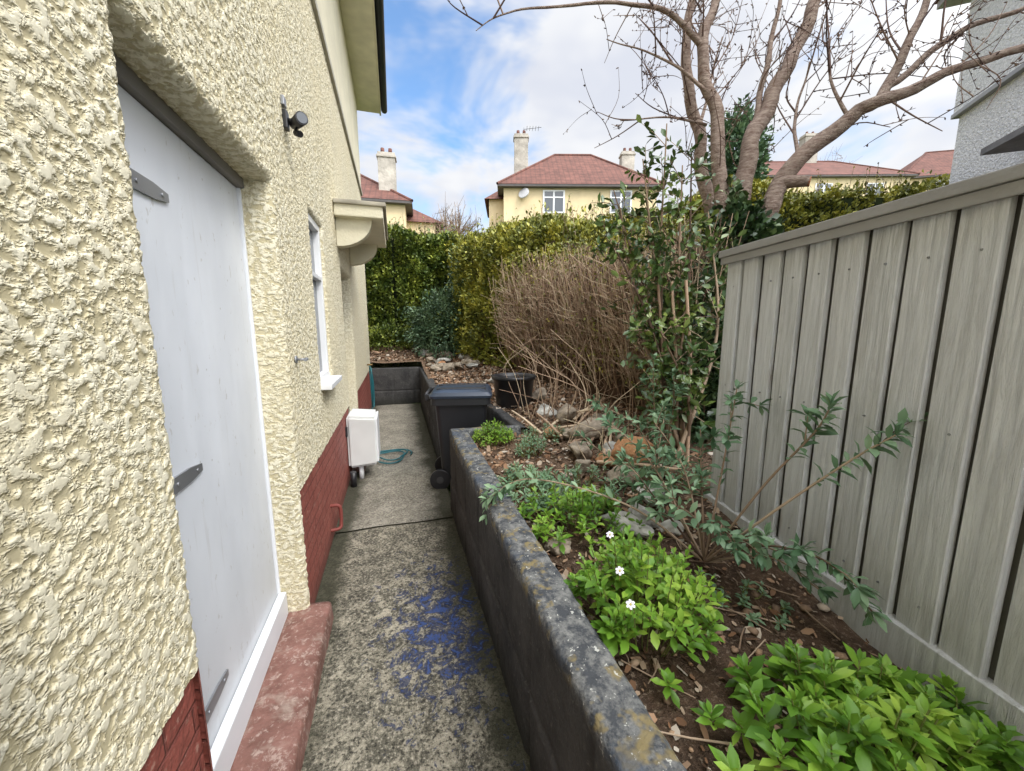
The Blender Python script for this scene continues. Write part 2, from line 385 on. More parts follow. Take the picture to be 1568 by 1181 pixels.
# meter box
mb=empty('meter_box')
bm=bmesh.new(); bmesh.ops.create_cube(bm,size=1)
for v in bm.verts: v.co=Vector((-.365+v.co.x*.29,4.33+v.co.y*.44,.43+v.co.z*.55)); 
for v in bm.verts:
    if v.co.z>.6 and v.co.x>-.3: v.co.z-=.03
    if v.co.z<.3 and v.co.x>-.3: v.co.z+=.02
bmesh.ops.bevel(bm,geom=bm.edges[:],offset=.025,segments=4,affect='EDGES')
bm_obj('box_body',bm,m_plain('grp_white',(.68,.69,.67),.45,.08,30,.001),mb)
box('box_flange',-.235,-.215,4.13,4.53,.20,.66,M_white,mb,.008)
box('box_clip',-.53,-.50,4.07,4.12,.5,.6,M_black,mb,.005)
cyl('waste_pipe',(-.40,4.2,.0),(-.40,4.2,.17),.025,M_white,mb)
cyl('gully_pipe',(-.46,4.0,.0),(-.46,4.0,.16),.03,M_black,mb)
# security light
sl=empty('security_light')
box('base_plate',-.505,-.482,2.41,2.46,2.615,2.705,M_black,sl,.006)
cyl('arm',(-.482,2.435,2.66),(-.455,2.435,2.66),.012,M_black,sl)
cyl('lamp_head',(-.46,2.46,2.655),(-.405,2.36,2.648),.026,M_black,sl,20,.031)
cyl('lamp_lens',(-.405,2.36,2.648),(-.403,2.356,2.6478),.025,M_glass,sl,20)
cyl('sensor',(-.455,2.46,2.615),(-.43,2.43,2.60),.016,M_black,sl)
box('junction_box',-.505,-.488,2.40,2.45,2.72,2.765,M_galv,sl,.004)
hk=empty('wall_hook'); cyl('hook_plate',(-.505,2.26,1.43),(-.497,2.26,1.43),.02,M_galv,hk); cyl('hook_arm',(-.5,2.26,1.43),(-.45,2.26,1.43),.006,M_galv,hk); cyl('hook_knob',(-.455,2.245,1.43),(-.455,2.285,1.43),.009,M_galv,hk)
# hose
a=Acc(); P=[]
for k in range(60):
    th=k/60*2*math.pi*2.6; r=.17+.05*math.sin(th*.37+1)+.02*math.sin(3*th)
    P.append((-.12+r*1.15*math.cos(th)+.03*math.sin(th*.6),4.78+r*1.2*math.sin(th),.028+.012*(k//22)+.006*math.sin(th*2)))
P+=[(-.30,5.2,.03),(-.40,5.9,.03),(-.43,6.8,.03),(-.44,7.2,.1),(-.45,7.25,.5),(-.46,7.3,.88)]
tube(a,catmull(P,2),[.0095],8)
tube(a,catmull([(-.46,7.3,.9),(-.42,7.1,.85),(-.42,7.08,.5),(-.43,7.2,.2),(-.42,7.4,.2),(-.42,7.45,.6),(-.45,7.35,.9)],6),[.012],8)
a.obj('garden_hose',M_hose)
tp=empty('outdoor_tap'); cyl('tap_body',(-.5,7.3,.93),(-.40,7.3,.93),.014,m_plain('brass',(.35,.24,.1),.4,.1,40,0,.5,.8),tp); cyl('tap_handle',(-.43,7.27,.965),(-.43,7.33,.965),.01,M_black,tp)

# ================================================================ PATH
def slab(name,y0,y1,z,mat,step=.02):
    xs=np.arange(-.53,.432,step); ys=np.linspace(y0,y1,int((y1-y0)/step)+1)
    Xg,Yg=np.meshgrid(xs,ys,indexing='ij'); nz=len(ys)
    d=np.minimum(Yg-y0,y1-Yg); Z=z-.007*np.exp(-d/.012)
    Z+=np.array([.008*noise.noise(Vector((a*2.2,b*1.7,3)))+.003*noise.noise(Vector((a*17,b*17,3))) for a,b in zip(Xg.ravel(),Yg.ravel())]).reshape(Xg.shape)
    Yg=Yg+.008*np.sin(Xg*9+y0)*(np.exp(-(Yg-y0)/.1)+0)+.008*np.sin(Xg*9+y1)*np.exp(-(y1-Yg)/.1)
    i,j=np.meshgrid(np.arange(len(xs)-1),np.arange(nz-1),indexing='ij'); q=(i*nz+j).ravel()
    return mesh_obj(name,np.stack([Xg.ravel(),Yg.ravel(),Z.ravel()],1),np.stack([q,q+nz,q+nz+1,q+1],1),mat,pth,True)
pth=empty('path')
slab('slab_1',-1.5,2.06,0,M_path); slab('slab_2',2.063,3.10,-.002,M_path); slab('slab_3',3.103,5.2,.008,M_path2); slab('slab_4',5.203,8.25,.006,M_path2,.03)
box('path_base',-.55,.45,-1.5,8.3,-.12,-.018,M_moss,pth)

# ================================================================ SOIL / RETAINING WALLS
def soilh(x,y):
    h=.55+.032*y
    h+=.10*min(max((x-1.2)/.8,0),1)*min(max((y-1.1)/1.0,0),1)
    h-=.05*min(max((x-.9)/.5,0),1)*min(max((1.2-y)/.6,0),1)
    if y>7.6: h+=.09*(y-7.6)
    h+=.03*noise.noise(Vector((x*2.3,y*2.3,1)))+.012*noise.noise(Vector((x*9,y*9,4)))
    return h
def grid_xy(name,xs,ys,hf,delf,mat,parent=None):
    Xg,Yg=np.meshgrid(xs,ys,indexing='ij'); nz=len(ys)
    Z=np.array([hf(a,b) for a,b in zip(Xg.ravel(),Yg.ravel())])
    i,j=np.meshgrid(np.arange(len(xs)-1),np.arange(nz-1),indexing='ij'); xc=(xs[i]+xs[i+1])/2; yc=(ys[j]+ys[j+1])/2
    keep=~delf(xc,yc); q=(i*nz+j)[keep]
    return mesh_obj(name,np.stack([Xg.ravel(),Yg.ravel(),Z],1),np.stack([q,q+nz,q+nz+1,q+1],1),mat,parent,True)
xs=np.concatenate([np.arange(-6,.5,.25),np.arange(.5,2.3,.025),np.arange(2.3,4,.1),np.arange(4,14.1,.5)])
ys=np.concatenate([np.arange(-2,0,.1),np.arange(0,3.25,.025),np.arange(3.25,8.3,.06),np.arange(8.3,13,.25)])
grid_xy('garden_bed_soil',xs,ys,lambda x,y:soilh(x,y)+.008*noise.noise(Vector((x*30,y*30,4))),lambda x,y:((x<.5)&(y<8.28))|((x<1.02)&(y>3.24)&(y<4.38)),M_soil)
def terr(x,y):
    r=math.hypot(x,y); w=min(max((x*.45+y*.89)/max(r,1e-3)*1.6,0),1)
    z=-.06+w*(.9*min(max((r-9.5)/3,0),1)+.175*max(0,min(r,90)-11))
    return z
a_=np.array([0,4,8,11,14,18,23,30,40,55,75,100,150,250,500.]); SP=np.concatenate([-a_[:0:-1],a_])
grid_xy('ground',SP,SP,terr,lambda x,y:x>1e9,M_grass)

def retain(name,p0,p1,outn,zt0,zt1,w=.155,parent=None,mat=None):
    p0=np.array(p0,float);p1=np.array(p1,float);o=np.array(outn,float); L=np.linalg.norm(p1-p0); n=max(2,int(L/.022))
    prof0=[(0,-.06)]+[(0,z) for z in np.arange(0,.27,.03)]+[(.006,.28),(.018,.29),(.006,.302)]+[(.003,z) for z in np.arange(.33,.56,.03)]
    V=[];m=None
    for k in range(n+1):
        t=k/n; zt=zt0+(zt1-zt0)*t; c=p0+(p1-p0)*t
        s=(L*t)%.44; vj=.012 if s<.02 else 0
        pr=[(a+(vj if .3<z or z<.28 else 0),z) for a,z in prof0]+[(.004,zt-.025),(.009,zt-.008),(.02,zt)]+[(.02+(w-.04)*q,zt+.002) for q in (.2,.4,.6,.8)]+[(w-.02,zt),(w-.008,zt-.01),(w,zt-.04),(w,.3)]
        m=len(pr)
        for a,z in pr:
            j=.006*noise.noise(Vector((L*t*3+p0[0]*7,z*4,p0[1])))+.005*noise.noise(Vector((L*t*22,z*20,a*9)))
            V.append((c[0]+o[0]*(a+j),c[1]+o[1]*(a+j),z+ .006*noise.noise(Vector((L*t*2.5,1.3,a*5)))+.003*noise.noise(Vector((L*t*26,4,a*28)))))
    i,j=np.meshgrid(np.arange(n),np.arange(m-1),indexing='ij'); q=(i*m+j).ravel(); F=np.stack([q,q+m,q+m+1,q+1],1)
    if o[0]*(p1-p0)[1]-o[1]*(p1-p0)[0]>0: F=F[:,::-1].copy()
    return mesh_obj(name,V,F,mat or M_ret,parent,True)
rw=empty('retaining_wall')
retain('near_run',(.41,-1.5),(.41,3.25),(1,0),.63,.73,parent=rw)
retain('niche_side',(.42,3.245),(1.02,3.245),(0,-1),.73,.73,.12,parent=rw)
retain('niche_back',(1.0,3.2),(1.0,4.42),(1,0),.70,.70,.12,parent=rw,mat=M_ret2)
retain('far_run',(.43,4.38),(.46,8.3),(1,0),.73,.76,parent=rw,mat=M_ret2)
retain('end_run',(-.52,8.25),(.6,8.25),(0,1),.76,.76,.15,parent=rw,mat=M_ret2)
box('wall_end_cap',.42,.56,3.2,3.246,-.05,.70,M_ret,rw,.01)

# ================================================================ DEBRIS / ROCKS
N=17000
px=.57+rng.random(N)**1.1*2.2; py=-.1+rng.random(N)**.8*9.5
px=np.concatenate([px,rng.uniform(-.9,3.2,3500)]); py=np.concatenate([py,rng.uniform(8.42,10.4,3500)])
k=(px<1.42+.167*py+.0)|(py>2.0); k&=~((px<1.05)&(py>3.2)&(py<4.4)); px=px[k];py=py[k]; N=len(px)
hz=np.array([soilh(a_,b_) for a_,b_ in zip(px,py)])
tv=np.array([(-.5,-.35,0),(0,-.5,.12),(.5,-.3,0),(.5,.3,.1),(0,.5,0),(-.5,.3,.12)]); 
sz=(.006+.016*rng.random(N)**2)*(1+.35*np.minimum(py,6))
ang=rng.random(N)*6.28; tx=rng.normal(0,.45,N); ty=rng.normal(0,.45,N)
V=tv[None]*sz[:,None,None]*np.array([1.3,.8,1])[None,None]
c,s=np.cos(ang)[:,None],np.sin(ang)[:,None]
vx=V[:,:,0]*c-V[:,:,1]*s; vy=V[:,:,0]*s+V[:,:,1]*c; vz=V[:,:,2]+vx*tx[:,None]+vy*ty[:,None]
V=np.stack([vx+px[:,None],vy+py[:,None],vz+hz[:,None]+.008],2).reshape(-1,3)
b=(np.arange(N)*6)[:,None]; F=np.vstack([b+np.array([[0,1,4,5]]),b+np.array([[1,2,3,4]])])
mesh_obj('leaf_litter',V,F,m_island('litter',[(.08,(.05,.03,.018)),(.35,(.18,.095,.05)),(.6,(.33,.20,.12)),(.85,(.36,.28,.20)),(.98,(.50,.44,.36))]))
a=Acc()
for _ in range(620):
    x=.6+random.random()*1.5;y=random.random()**.8*6
    if x>1.35+.167*y and y<2: continue
    if x<1.05 and 3.1<y<4.45: continue
    z=soilh(x,y)+.012; th=random.random()*6.28; L=.04+.25*random.random()**2; rr=.0024+.004*random.random()**4
    p=[(x+math.cos(th)*L*t+.01*random.random(),y+math.sin(th)*L*t+.01*random.random(),z+.02*random.random()*t) for t in (0,.5,1)]
    tube(a,p,[rr,rr*.6],5)
a.obj('fallen_twigs',M_twig)
ico=bmesh.new(); bmesh.ops.create_icosphere(ico,subdivisions=1,radius=1); IV=np.array([v.co[:] for v in ico.verts]); IF=np.array([[v.index for v in f.verts] for f in ico.faces]); ico.free()
a=Acc()
for _ in range(2600):
    x=.58+random.random()**1.2*1.7;y=random.random()**.8*7
    if x>1.38+.167*y and y<2: continue
    if x<1.05 and 3.1<y<4.45: continue
    s=.003+.016*random.random()**3+.0022*y
    a.add(IV*np.array([s*(.8+.6*random.random()),s,s*.6])*(1+.2*rng.standard_normal((len(IV),1)))+np.array([x,y,soilh(x,y)+s*.3+.004]),IF)
a.obj('pebbles',m_island('pebble',[(.1,(.10,.07,.05)),(.45,(.24,.16,.105)),(.7,(.34,.22,.13)),(.95,(.44,.39,.32))]))
M_rk=[m_plain('rock_brown',(.28,.235,.18),.9,.5,25,.014,.2,0,9),m_plain('rock_orange',(.45,.235,.12),.9,.4,25,.014,.2,0,10),m_plain('rock_pale',(.42,.41,.37),.85,.45,25,.014,.2,0,9)]
def rock(x,y,s,m,zo=0,sc_=(1,1,.65)):
    bm=bmesh.new(); bmesh.ops.create_icosphere(bm,subdivisions=4,radius=1); sd=random.random()*50
    pl=[Vector((random.gauss(0,1),random.gauss(0,1),random.gauss(0,.8))).normalized() for _ in range(11)]
    for v in bm.verts:
        p=v.co.copy()
        for q in pl:
            d=p.dot(q)-.58
            if d>0: p-=q*d*.95
        p*=1+.14*noise.noise(p*2+Vector((sd,0,0)))+.07*noise.noise(p*6+Vector((sd,0,0)))
        v.co=Vector((p.x*s*sc_[0],p.y*s*sc_[1],p.z*s*sc_[2]))
    bm.transform(Matrix.Rotation(random.random()*6,4,'Z')); bm.transform(Matrix.Translation((x,y,soilh(x,y)+s*.25+zo)))
    bm_obj('garden_rock',bm,M_rk[m],None,True)
rock(1.48,2.12,.15,1,.09,(1,.9,.75)); rock(1.50,2.75,.18,0,.04); rock(1.30,2.5,.12,0,.02); rock(1.35,1.72,.12,2,.03,(1,.8,.8)); rock(1.28,1.48,.08,2)
rock(1.02,1.50,.11,2,.02,(1.3,.8,.5)); rock(1.18,1.6,.10,2,.02,(1.4,.8,.5)); rock(.66,1.48,.07,0,.01,(1.4,.8,.5)); rock(.95,1.36,.06,0); rock(1.20,.78,.035,0); rock(1.55,3.3,.17,0,.03); rock(1.3,1.95,.10,0,.03)
for x,y,s,m in ((1.7,3.0,.14,0),(1.25,3.0,.10,1),(1.45,3.6,.13,2),(1.6,4.2,.15,0),(1.1,5.2,.10,0),(1.4,5.6,.12,2),(1.65,2.45,.13,0),(1.38,2.3,.09,1),(1.2,2.3,.08,0),(1.35,2.85,.09,0),(1.5,2.45,.09,2)): rock(x,y,s,m,.02)
for _ in range(52):
    x=random.uniform(.3,3.0); y=random.uniform(7.2,9.3); 
    if x<.55 and y<8.5: continue
    rock(x,y,random.uniform(.08,.22),random.choice([0,0,0,2,2,1]) if random.random()<.6 else 0,.02,(1.2,.9,.5))

# ================================================================ BIN, TUB
wb=empty('wheelie_bin',(.63,3.86,0),math.radians(-12))
bm=bmesh.new()
def ring(hx,hy,z,r=.05,n=5,oy=0):
    out=[]
    for cx,cy,a0 in ((hx-r,hy-r,0),(-hx+r,hy-r,90),(-hx+r,-hy+r,180),(hx-r,-hy+r,270)):
        for k in range(n): a_=math.radians(a0+90*k/(n-1)); out.append(bm.verts.new((cx+r*math.cos(a_),cy+oy+r*math.sin(a_),z)))
    return out
def loft(rs,cap0=True,cap1=True):
    for A,B in zip(rs,rs[1:]):
        for k in range(len(A)): bm.faces.new((A[k],A[(k+1)%len(A)],B[(k+1)%len(B)],B[k]))
    if cap0: bm.faces.new(rs[0][::-1])
    if cap1: bm.faces.new(rs[-1])
loft([ring(.19,.20,.06),ring(.20,.21,.10),ring(.245,.265,.80),ring(.25,.27,.86),ring(.285,.30,.865),ring(.285,.30,.93)])
bm_obj('bin_body',bm,m_plain('bin_plastic',(.016,.017,.020),.42,.2,50,.001,.5),wb)
bm=bmesh.new(); loft([ring(.295,.31,.932),ring(.30,.315,.955),ring(.27,.29,.985),ring(.19,.22,1.0)])
bm_obj('bin_lid',bm,m_plain('bin_lid_sky_tint',(.03,.042,.065),.32,.2,50,.001,.5),wb)  # bluish tint puts the reflected sky into the lid colour
for k in (-.12,.12): box('lid_rib',-.24,.24,k-.03,k+.03,.985,1.008,M_black,wb,.008)
cyl('bin_handle',(-.34,-.2,.95),(-.34,.2,.95),.016,M_black,wb)
for y in (-.2,.2): box('handle_bracket',-.345,-.27,y-.02,y+.02,.90,.96,M_black,wb,.006)
M_hub=m_plain('hub',(.06,.06,.06),.5)
for y in (-.23,.19): 
    cyl('bin_wheel',(-.22,y,.10),(-.22,y+.045,.10),.10,M_black,wb,28); cyl('wheel_hub',(-.22,y-.004,.10),(-.22,y+.049,.10),.035,M_hub,wb,16)
cyl('axle',(-.22,-.22,.10),(-.22,.22,.10),.012,M_galv,wb)
pt=empty('plant_tub',(1.30,4.25,soilh(1.3,4.25)-.02))
bm=bmesh.new(); rs=[]
for r,z in ((.19,0),(.20,.02),(.235,.32),(.255,.325),(.258,.365),(.245,.365),(.23,.32),(.21,.22)):
    rs.append([bm.verts.new((r*math.cos(k/28*6.2832),r*math.sin(k/28*6.2832),z)) for k in range(28)])
loft(rs); bm_obj('tub_shell',bm,M_black,pt,True); cyl('tub_soil',(0,0,.223),(0,0,.235),.20,M_soil,pt,24)

# ================================================================ FENCE
fn=empty('timber_fence')
fd=np.array([.165,.986]); nrm=np.array([.986,-.165]); O=nrm*1.38
def fp(s,off,z): p=O+fd*s+nrm*off; return (p[0],p[1],z)
send=1.90; V=[];F=[];s=send; random.seed(3)
while s>-1.6:
    w=.118; g_=.011+random.uniform(-.003,.003); zt=1.945+random.uniform(-.002,.002); j=random.uniform(-.003,.003); tl=random.uniform(-.002,.002)
    sec=[(s-w+g_,-.026+j),(s-w+g_+.003,-.029+j),(s-.003,-.014+j),(s,-.010+j),(s,.0),(s-w+g_,-.006)]
    b0=len(V); m_=len(sec)
    for z in (.665,zt):
        for a_,o_ in sec: V.append(fp(a_+(tl if z>1 else -tl),o_,z))
    F+=[tuple(range(b0,b0+m_)),tuple(range(b0+2*m_-1,b0+m_-1,-1))]+[(b0+k,b0+(k+1)%m_,b0+m_+(k+1)%m_,b0+m_+k) for k in range(m_)]
    s-=w
o=mesh_obj('boards',V,F,M_fence,fn)
bm=bmesh.new(); bm.from_mesh(o.data); bmesh.ops.recalc_face_normals(bm,faces=bm.faces[:]); bm.to_mesh(o.data); bm.free()
FM=Matrix(((fd[0],nrm[0],0,O[0]),(fd[1],nrm[1],0,O[1]),(0,0,1,0),(0,0,0,1)))
box('gap_shade_sheet',-1.6,send-.01,.006,.016,.6,1.944,m_plain('painted_gap_shade',(.17,.165,.15),.9),fn,0,2,FM)  # dark sheet added behind the boards, painted shade for the gaps
box('cap_rail',-1.6,send+.03,-.055,.06,1.950,1.985,M_cap,fn,.004,2,FM)
box('top_trim',-1.6,send+.02,-.046,-.032,1.915,1.949,M_cap,fn,.002,2,FM)
box('gravel_board',-1.6,send+.02,-.040,.004,.40,.672,M_fence,fn,.004,2,FM)
for z in (1.75,.9): box('back_rail',-1.6,send,.02,.07,z-.04,z+.04,M_fence,fn,.003,2,FM)
box('end_post',send-.05,send+.05,.018,.10,.3,1.94,M_fence,fn,.004,2,FM)
a=Acc()
s=send-.03
while s>-1.6:
    for z in (1.80,1.30,.76):
        p=fp(s-.035,-.021,z); tube(a,[p,(p[0]-nrm[0]*.005,p[1]-nrm[1]*.005,z)],[.004,.003],6)
    s-=.118
a.obj('nails',M_galv,fn)

# ================================================================ FOLIAGE GENERATORS
def tpl_far(w=.5): return np.array([(0,0,0),(.5,w/2,.08),(1,0,-.05),(.5,-w/2,.08)]),np.array([(0,2,1),(0,3,2)])
def tpl_near(w=.4,curl=.15):
    m=[(0,0,0),(.33,0,-.02),(.68,0,-.05*curl/.15),(1,0,-curl)]
    l=[(.30,w*.40,.035),(.66,w*.5,.03-curl*.2)]
    r=[(x,-y,z) for x,y,z in l]
    V=np.array(m+l+r,float)
    F=np.array([(0,1,4),(4,1,2),(4,2,5),(5,2,3),(0,6,1),(6,2,1),(6,7,2),(7,3,2)]); return V,F
def leaves(name,P,D,S,tpl,mat,parent=None,flat=.5,smooth=False,W=None):
    P=np.asarray(P,float);D=np.asarray(D,float);S=np.asarray(S,float); N=len(P)
    D=D/(np.linalg.norm(D,axis=1)[:,None]+1e-9)
    up=np.array([0,0,1.])+rng.normal(0,flat,(N,3)); side=np.cross(up,D); side/=np.linalg.norm(side,axis=1)[:,None]+1e-9
    nn=np.cross(D,side); T,F=tpl
    V=P[:,None,:]+S[:,None,None]*(T[None,:,0:1]*D[:,None,:]+T[None,:,1:2]*side[:,None,:]+T[None,:,2:3]*nn[:,None,:])
    F=(np.arange(N)*len(T))[:,None,None]+F[None]
    return mesh_obj(name,V.reshape(-1,3),F.reshape(-1,3),mat,parent,smooth)
def n3(P,sc_,off=0): return np.array([noise.noise(Vector((p[0]*sc_+off,p[1]*sc_,p[2]*sc_))) for p in P])
def hedge(name,pts,wid,zb,zt,cnt,size,mat,core_mat,amp=.22,top_var=.15,sides=(.66,.29,.05),stray=.0):
    e_=empty(name); pts=np.array(pts,float); seg=np.diff(pts,axis=0); L=np.linalg.norm(seg,axis=1); cum=np.concatenate([[0],np.cumsum(L)])
    zt=np.interp(cum/cum[-1],np.linspace(0,1,len(zt)),zt)
    s=rng.random(cnt)*cum[-1]; k=np.clip(np.searchsorted(cum,s)-1,0,len(L)-1); f=(s-cum[k])/L[k]
    c=pts[k]+seg[k]*f[:,None]; t=seg[k]/L[k][:,None]; nr=np.stack([t[:,1],-t[:,0]],1)
    zb_=np.array([zb(x,y) if callable(zb) else zb for x,y in c]) ; ztt=np.interp(s,cum,zt)
    r=rng.random(cnt); front=r<sides[0]; top=(r>=sides[0])&(r<sides[0]+sides[1])
    off=np.where(top,rng.uniform(-wid/2,wid/2,cnt),np.where(front,wid/2,-wid/2))
    z=np.where(top,ztt,zb_+(ztt-zb_)*rng.random(cnt)**.85)
    P=np.stack([c[:,0]+nr[:,0]*off,c[:,1]+nr[:,1]*off,z],1)
    nv=np.where(top[:,None],np.array([0,0,1.]),np.stack([nr[:,0],nr[:,1],np.zeros(cnt)],1)*np.sign(off)[:,None])
    nv[~top]+=np.array([0,0,.25])
    d=n3(P,1.1)*amp+n3(P,3.2,7)*amp*.55-rng.random(cnt)**1.6*.16
    d[top]+=n3(P[top],.6,3)*top_var
    d[~top]-=np.clip((z[~top]-(ztt[~top]-.35))/.35,0,1)**2*.15
    P=P+nv*d[:,None]
    st_=rng.random(cnt)<stray; P[st_]+=nv[st_]*rng.uniform(.05,.25,st_.sum())[:,None]
    D=nv*.7+rng.normal(0,.7,(cnt,3))+np.array([0,0,.35])
    leaves('hedge_leaves',P,D,size*(.6+.8*rng.random(cnt)),tpl_far(.55),mat,e_,.9)
    V=[];F=[];m=0
    for i in range(int(cum[-1]/.2)+1):
        si=min(i*.2,cum[-1]-1e-4); kk=min(np.searchsorted(cum,si,side='right')-1,len(L)-1); cc=pts[kk]+seg[kk]*(si-cum[kk])/L[kk]; tt=seg[kk]/L[kk]; nn=np.array([tt[1],-tt[0]]); zz=np.interp(si,cum,zt)
        zb0=(zb(*cc) if callable(zb) else zb)-.1
        pr=[(wid/2-.22,zb0)]+[(wid/2-.22,zb0+(zz-.25-zb0)*q) for q in (.25,.5,.75,1)]+[(0,zz-.16)]+[(-wid/2+.22,zb0+(zz-.25-zb0)*q) for q in (1,.75,.5,.25,0)]
        m=len(pr)
        for o_,z_ in pr:
            p=Vector((cc[0]+nn[0]*o_,cc[1]+nn[1]*o_,z_)); j=.14*noise.noise(p*1.3); V.append((p.x+nn[0]*j,p.y+nn[1]*j,p.z+j*.6))
    nr_=len(V)//m
    for i in range(nr_-1):
        for j in range(m-1): a_=i*m+j; F.append((a_,a_+m,a_+m+1,a_+1))
    F+=[tuple(range(m)),tuple(range((nr_-1)*m,nr_*m))[::-1]]
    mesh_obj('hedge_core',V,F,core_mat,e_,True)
    a=Acc(); PP=[];DD=[];SS=[]
    for _ in range(int(cum[-1]*16)):
        q=random.random()*cum[-1]; kk=min(int(np.searchsorted(cum,q,side='right')-1),len(L)-1); cc=pts[kk]+seg[kk]*(q-cum[kk])/L[kk]; zz=float(np.interp(q,cum,zt))
        x=cc[0]+random.uniform(-.5,.5)*wid; y=cc[1]+random.uniform(-.4,.4)*wid; h=random.uniform(.08,.38); dx,dy=random.gauss(0,.08),random.gauss(0,.08)
        tube(a,[(x,y,zz-.15),(x+dx*.5,y+dy*.5,zz+h*.5),(x+dx,y+dy,zz+h)],[.006,.003],3)
        for m2 in range(5): u=.3+.7*m2/4; PP.append((x+dx*u,y+dy*u,zz-.15+(h+.15)*u)); DD.append(rng.normal(0,1,3)+[0,0,.4]); SS.append(size*.7)
    a.obj('shoots',M_twig,e_); leaves('shoot_leaves',PP,DD,SS,tpl_far(.5),mat,e_,.9)
    return e_
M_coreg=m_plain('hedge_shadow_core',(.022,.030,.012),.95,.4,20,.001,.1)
M_coreb=m_plain('hedge_brown_shade_core',(.08,.052,.035),.95,.4,20,.001,.1)  # dark brown paints the shade deep between the twigs
L_priv=m_leaf('privet_leaf',(.035,.065,.014),(.11,.155,.025),(.30,.34,.05))
L_yel=m_leaf('golden_privet_leaf',(.06,.08,.016),(.21,.225,.033),(.50,.46,.07))
L_blue=m_leaf('bluegreen_leaf',(.035,.07,.035),(.08,.14,.07),(.17,.25,.12))
L_holly=m_leaf('evergreen_leaf',(.03,.06,.018),(.07,.125,.03),(.20,.26,.055),.3,.0,3,.6)
L_ivy=m_leaf('ivy_leaf',(.02,.045,.016),(.045,.085,.03),(.11,.16,.05),.35,.0,3,.6)
L_bright=m_leaf('bright_leaf',(.055,.14,.015),(.15,.31,.03),(.35,.50,.07),.4,.25,5)
L_sage=m_leaf('sage_leaf',(.07,.14,.07),(.14,.24,.13),(.26,.38,.22),.5,.15,5)
L_vine=m_leaf('shrub_leaf',(.05,.12,.055),(.12,.21,.11),(.26,.38,.22),.45,.15,4)

g=soilh
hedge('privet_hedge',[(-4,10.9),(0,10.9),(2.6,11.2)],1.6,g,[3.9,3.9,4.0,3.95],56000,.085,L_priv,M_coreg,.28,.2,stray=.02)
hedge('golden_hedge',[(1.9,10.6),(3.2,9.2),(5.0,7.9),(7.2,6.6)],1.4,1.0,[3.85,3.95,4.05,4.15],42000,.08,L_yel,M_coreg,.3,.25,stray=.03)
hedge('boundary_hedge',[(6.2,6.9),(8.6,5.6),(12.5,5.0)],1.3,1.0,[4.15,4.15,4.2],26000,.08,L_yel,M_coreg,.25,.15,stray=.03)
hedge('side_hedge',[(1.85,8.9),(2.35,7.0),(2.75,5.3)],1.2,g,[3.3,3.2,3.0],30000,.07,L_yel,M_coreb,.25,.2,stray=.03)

def blob_shrub(name,c,r,cnt,size,mat,tpl=None,parent=None,hollow=.45,amp=.35,stems=None,flat=.8):
    c=np.array(c);r=np.array(r)
    v=rng.normal(size=(cnt,3)); v/=np.linalg.norm(v,axis=1)[:,None]
    rad=(hollow+(1-hollow)*rng.random(cnt)**.5)*(1+amp*n3(v,1.8,c[0]*3)+amp*.5*n3(v,4.5,c[1]))
    P=c+v*rad[:,None]*r; D=v+rng.normal(0,.6,(cnt,3))
    return leaves(name,P,D,size*(.6+.7*rng.random(cnt)),tpl or tpl_far(.5),mat,parent,flat)
s_=empty('evergreen_shrub')
blob_shrub('shrub_leaves',(1.0,9.0,1.55),(.85,.6,.75),9000,.075,L_blue,parent=s_,amp=.7)
blob_shrub('shrub_leaves_2',(1.75,8.8,2.1),(.6,.6,1.2),9000,.075,L_blue,parent=s_,amp=.6)
s_=empty('dark_low_shrub'); blob_shrub('low_leaves',(-.2,9.9,1.2),(.8,.4,.5),4000,.07,L_priv,parent=s_)

# brown twiggy hedge
th=empty('twiggy_hedge'); a=Acc(); random.seed(11)
hp=np.array([(2.05,6.4),(2.15,5.4),(2.35,4.4),(2.5,3.5),(2.45,2.9)])
for k in range(2300):
    q=random.random()*4; i=int(q); f=q-i; c=hp[i]*(1-f)+hp[min(i+1,4)]*f
    off=random.uniform(-.28,.28)
    bx=c[0]+off*.6; by=c[1]+random.uniform(-.15,.15); z0=soilh(bx,by)+random.uniform(0,.5)
    top=2.62-.04*q+.1*noise.noise(Vector((q*2,0,0)))
    ex=bx+random.uniform(-.42,.3)*(1)+0; ey=by+random.uniform(-.45,.35); ez=min(top+random.uniform(-.5,.08),z0+random.uniform(.6,1.9))
    mid=((bx+ex)/2+random.uniform(-.12,.06),(by+ey)/2+random.uniform(-.12,.12),(z0+ez)/2-.05)
    P=catmull([(bx,by,z0),mid,(ex,ey,ez)],3)
    tube(a,P,[.005+.005*random.random(),.003],3)
    for _ in range(4):
        p=P[random.randint(2,5)]; d=np.array([random.gauss(-.15,.6),random.gauss(-.1,.6),random.uniform(0,1)]); d/=np.linalg.norm(d); L=random.uniform(.12,.4)
        e2=p+d*L; e2[2]=min(e2[2],top+.1); tube(a,[p,p+(e2-p)*.5+rng.normal(0,.02,3),e2],[.0035,.002],3)
a.obj('twigs',M_twigp,th)
V=[];F=[]
for i,c in enumerate(catmull([(x,y,0) for x,y in hp],4)):
    for o_,z_ in ((-.12,.6),(-.2,1.4),(-.16,2.2),(.05,2.38),(.25,2.2),(.25,.6)): V.append((c[0]+o_+.06*noise.noise(Vector((i*.7,z_*3,0))),c[1],z_))
n_=len(V)//6
for i in range(n_-1):
    for j in range(5): b=i*6+j; F.append((b,b+6,b+7,b+1))
F+=[tuple(range(6)),tuple(range((n_-1)*6,n_*6))[::-1]]
mesh_obj('twig_shade_core',V,F,M_coreb,th,True)
cnt=9000; q=rng.random(cnt)*4; i=q.astype(int); f=(q-i)[:,None]; c=hp[i]*(1-f)+hp[np.minimum(i+1,4)]*f
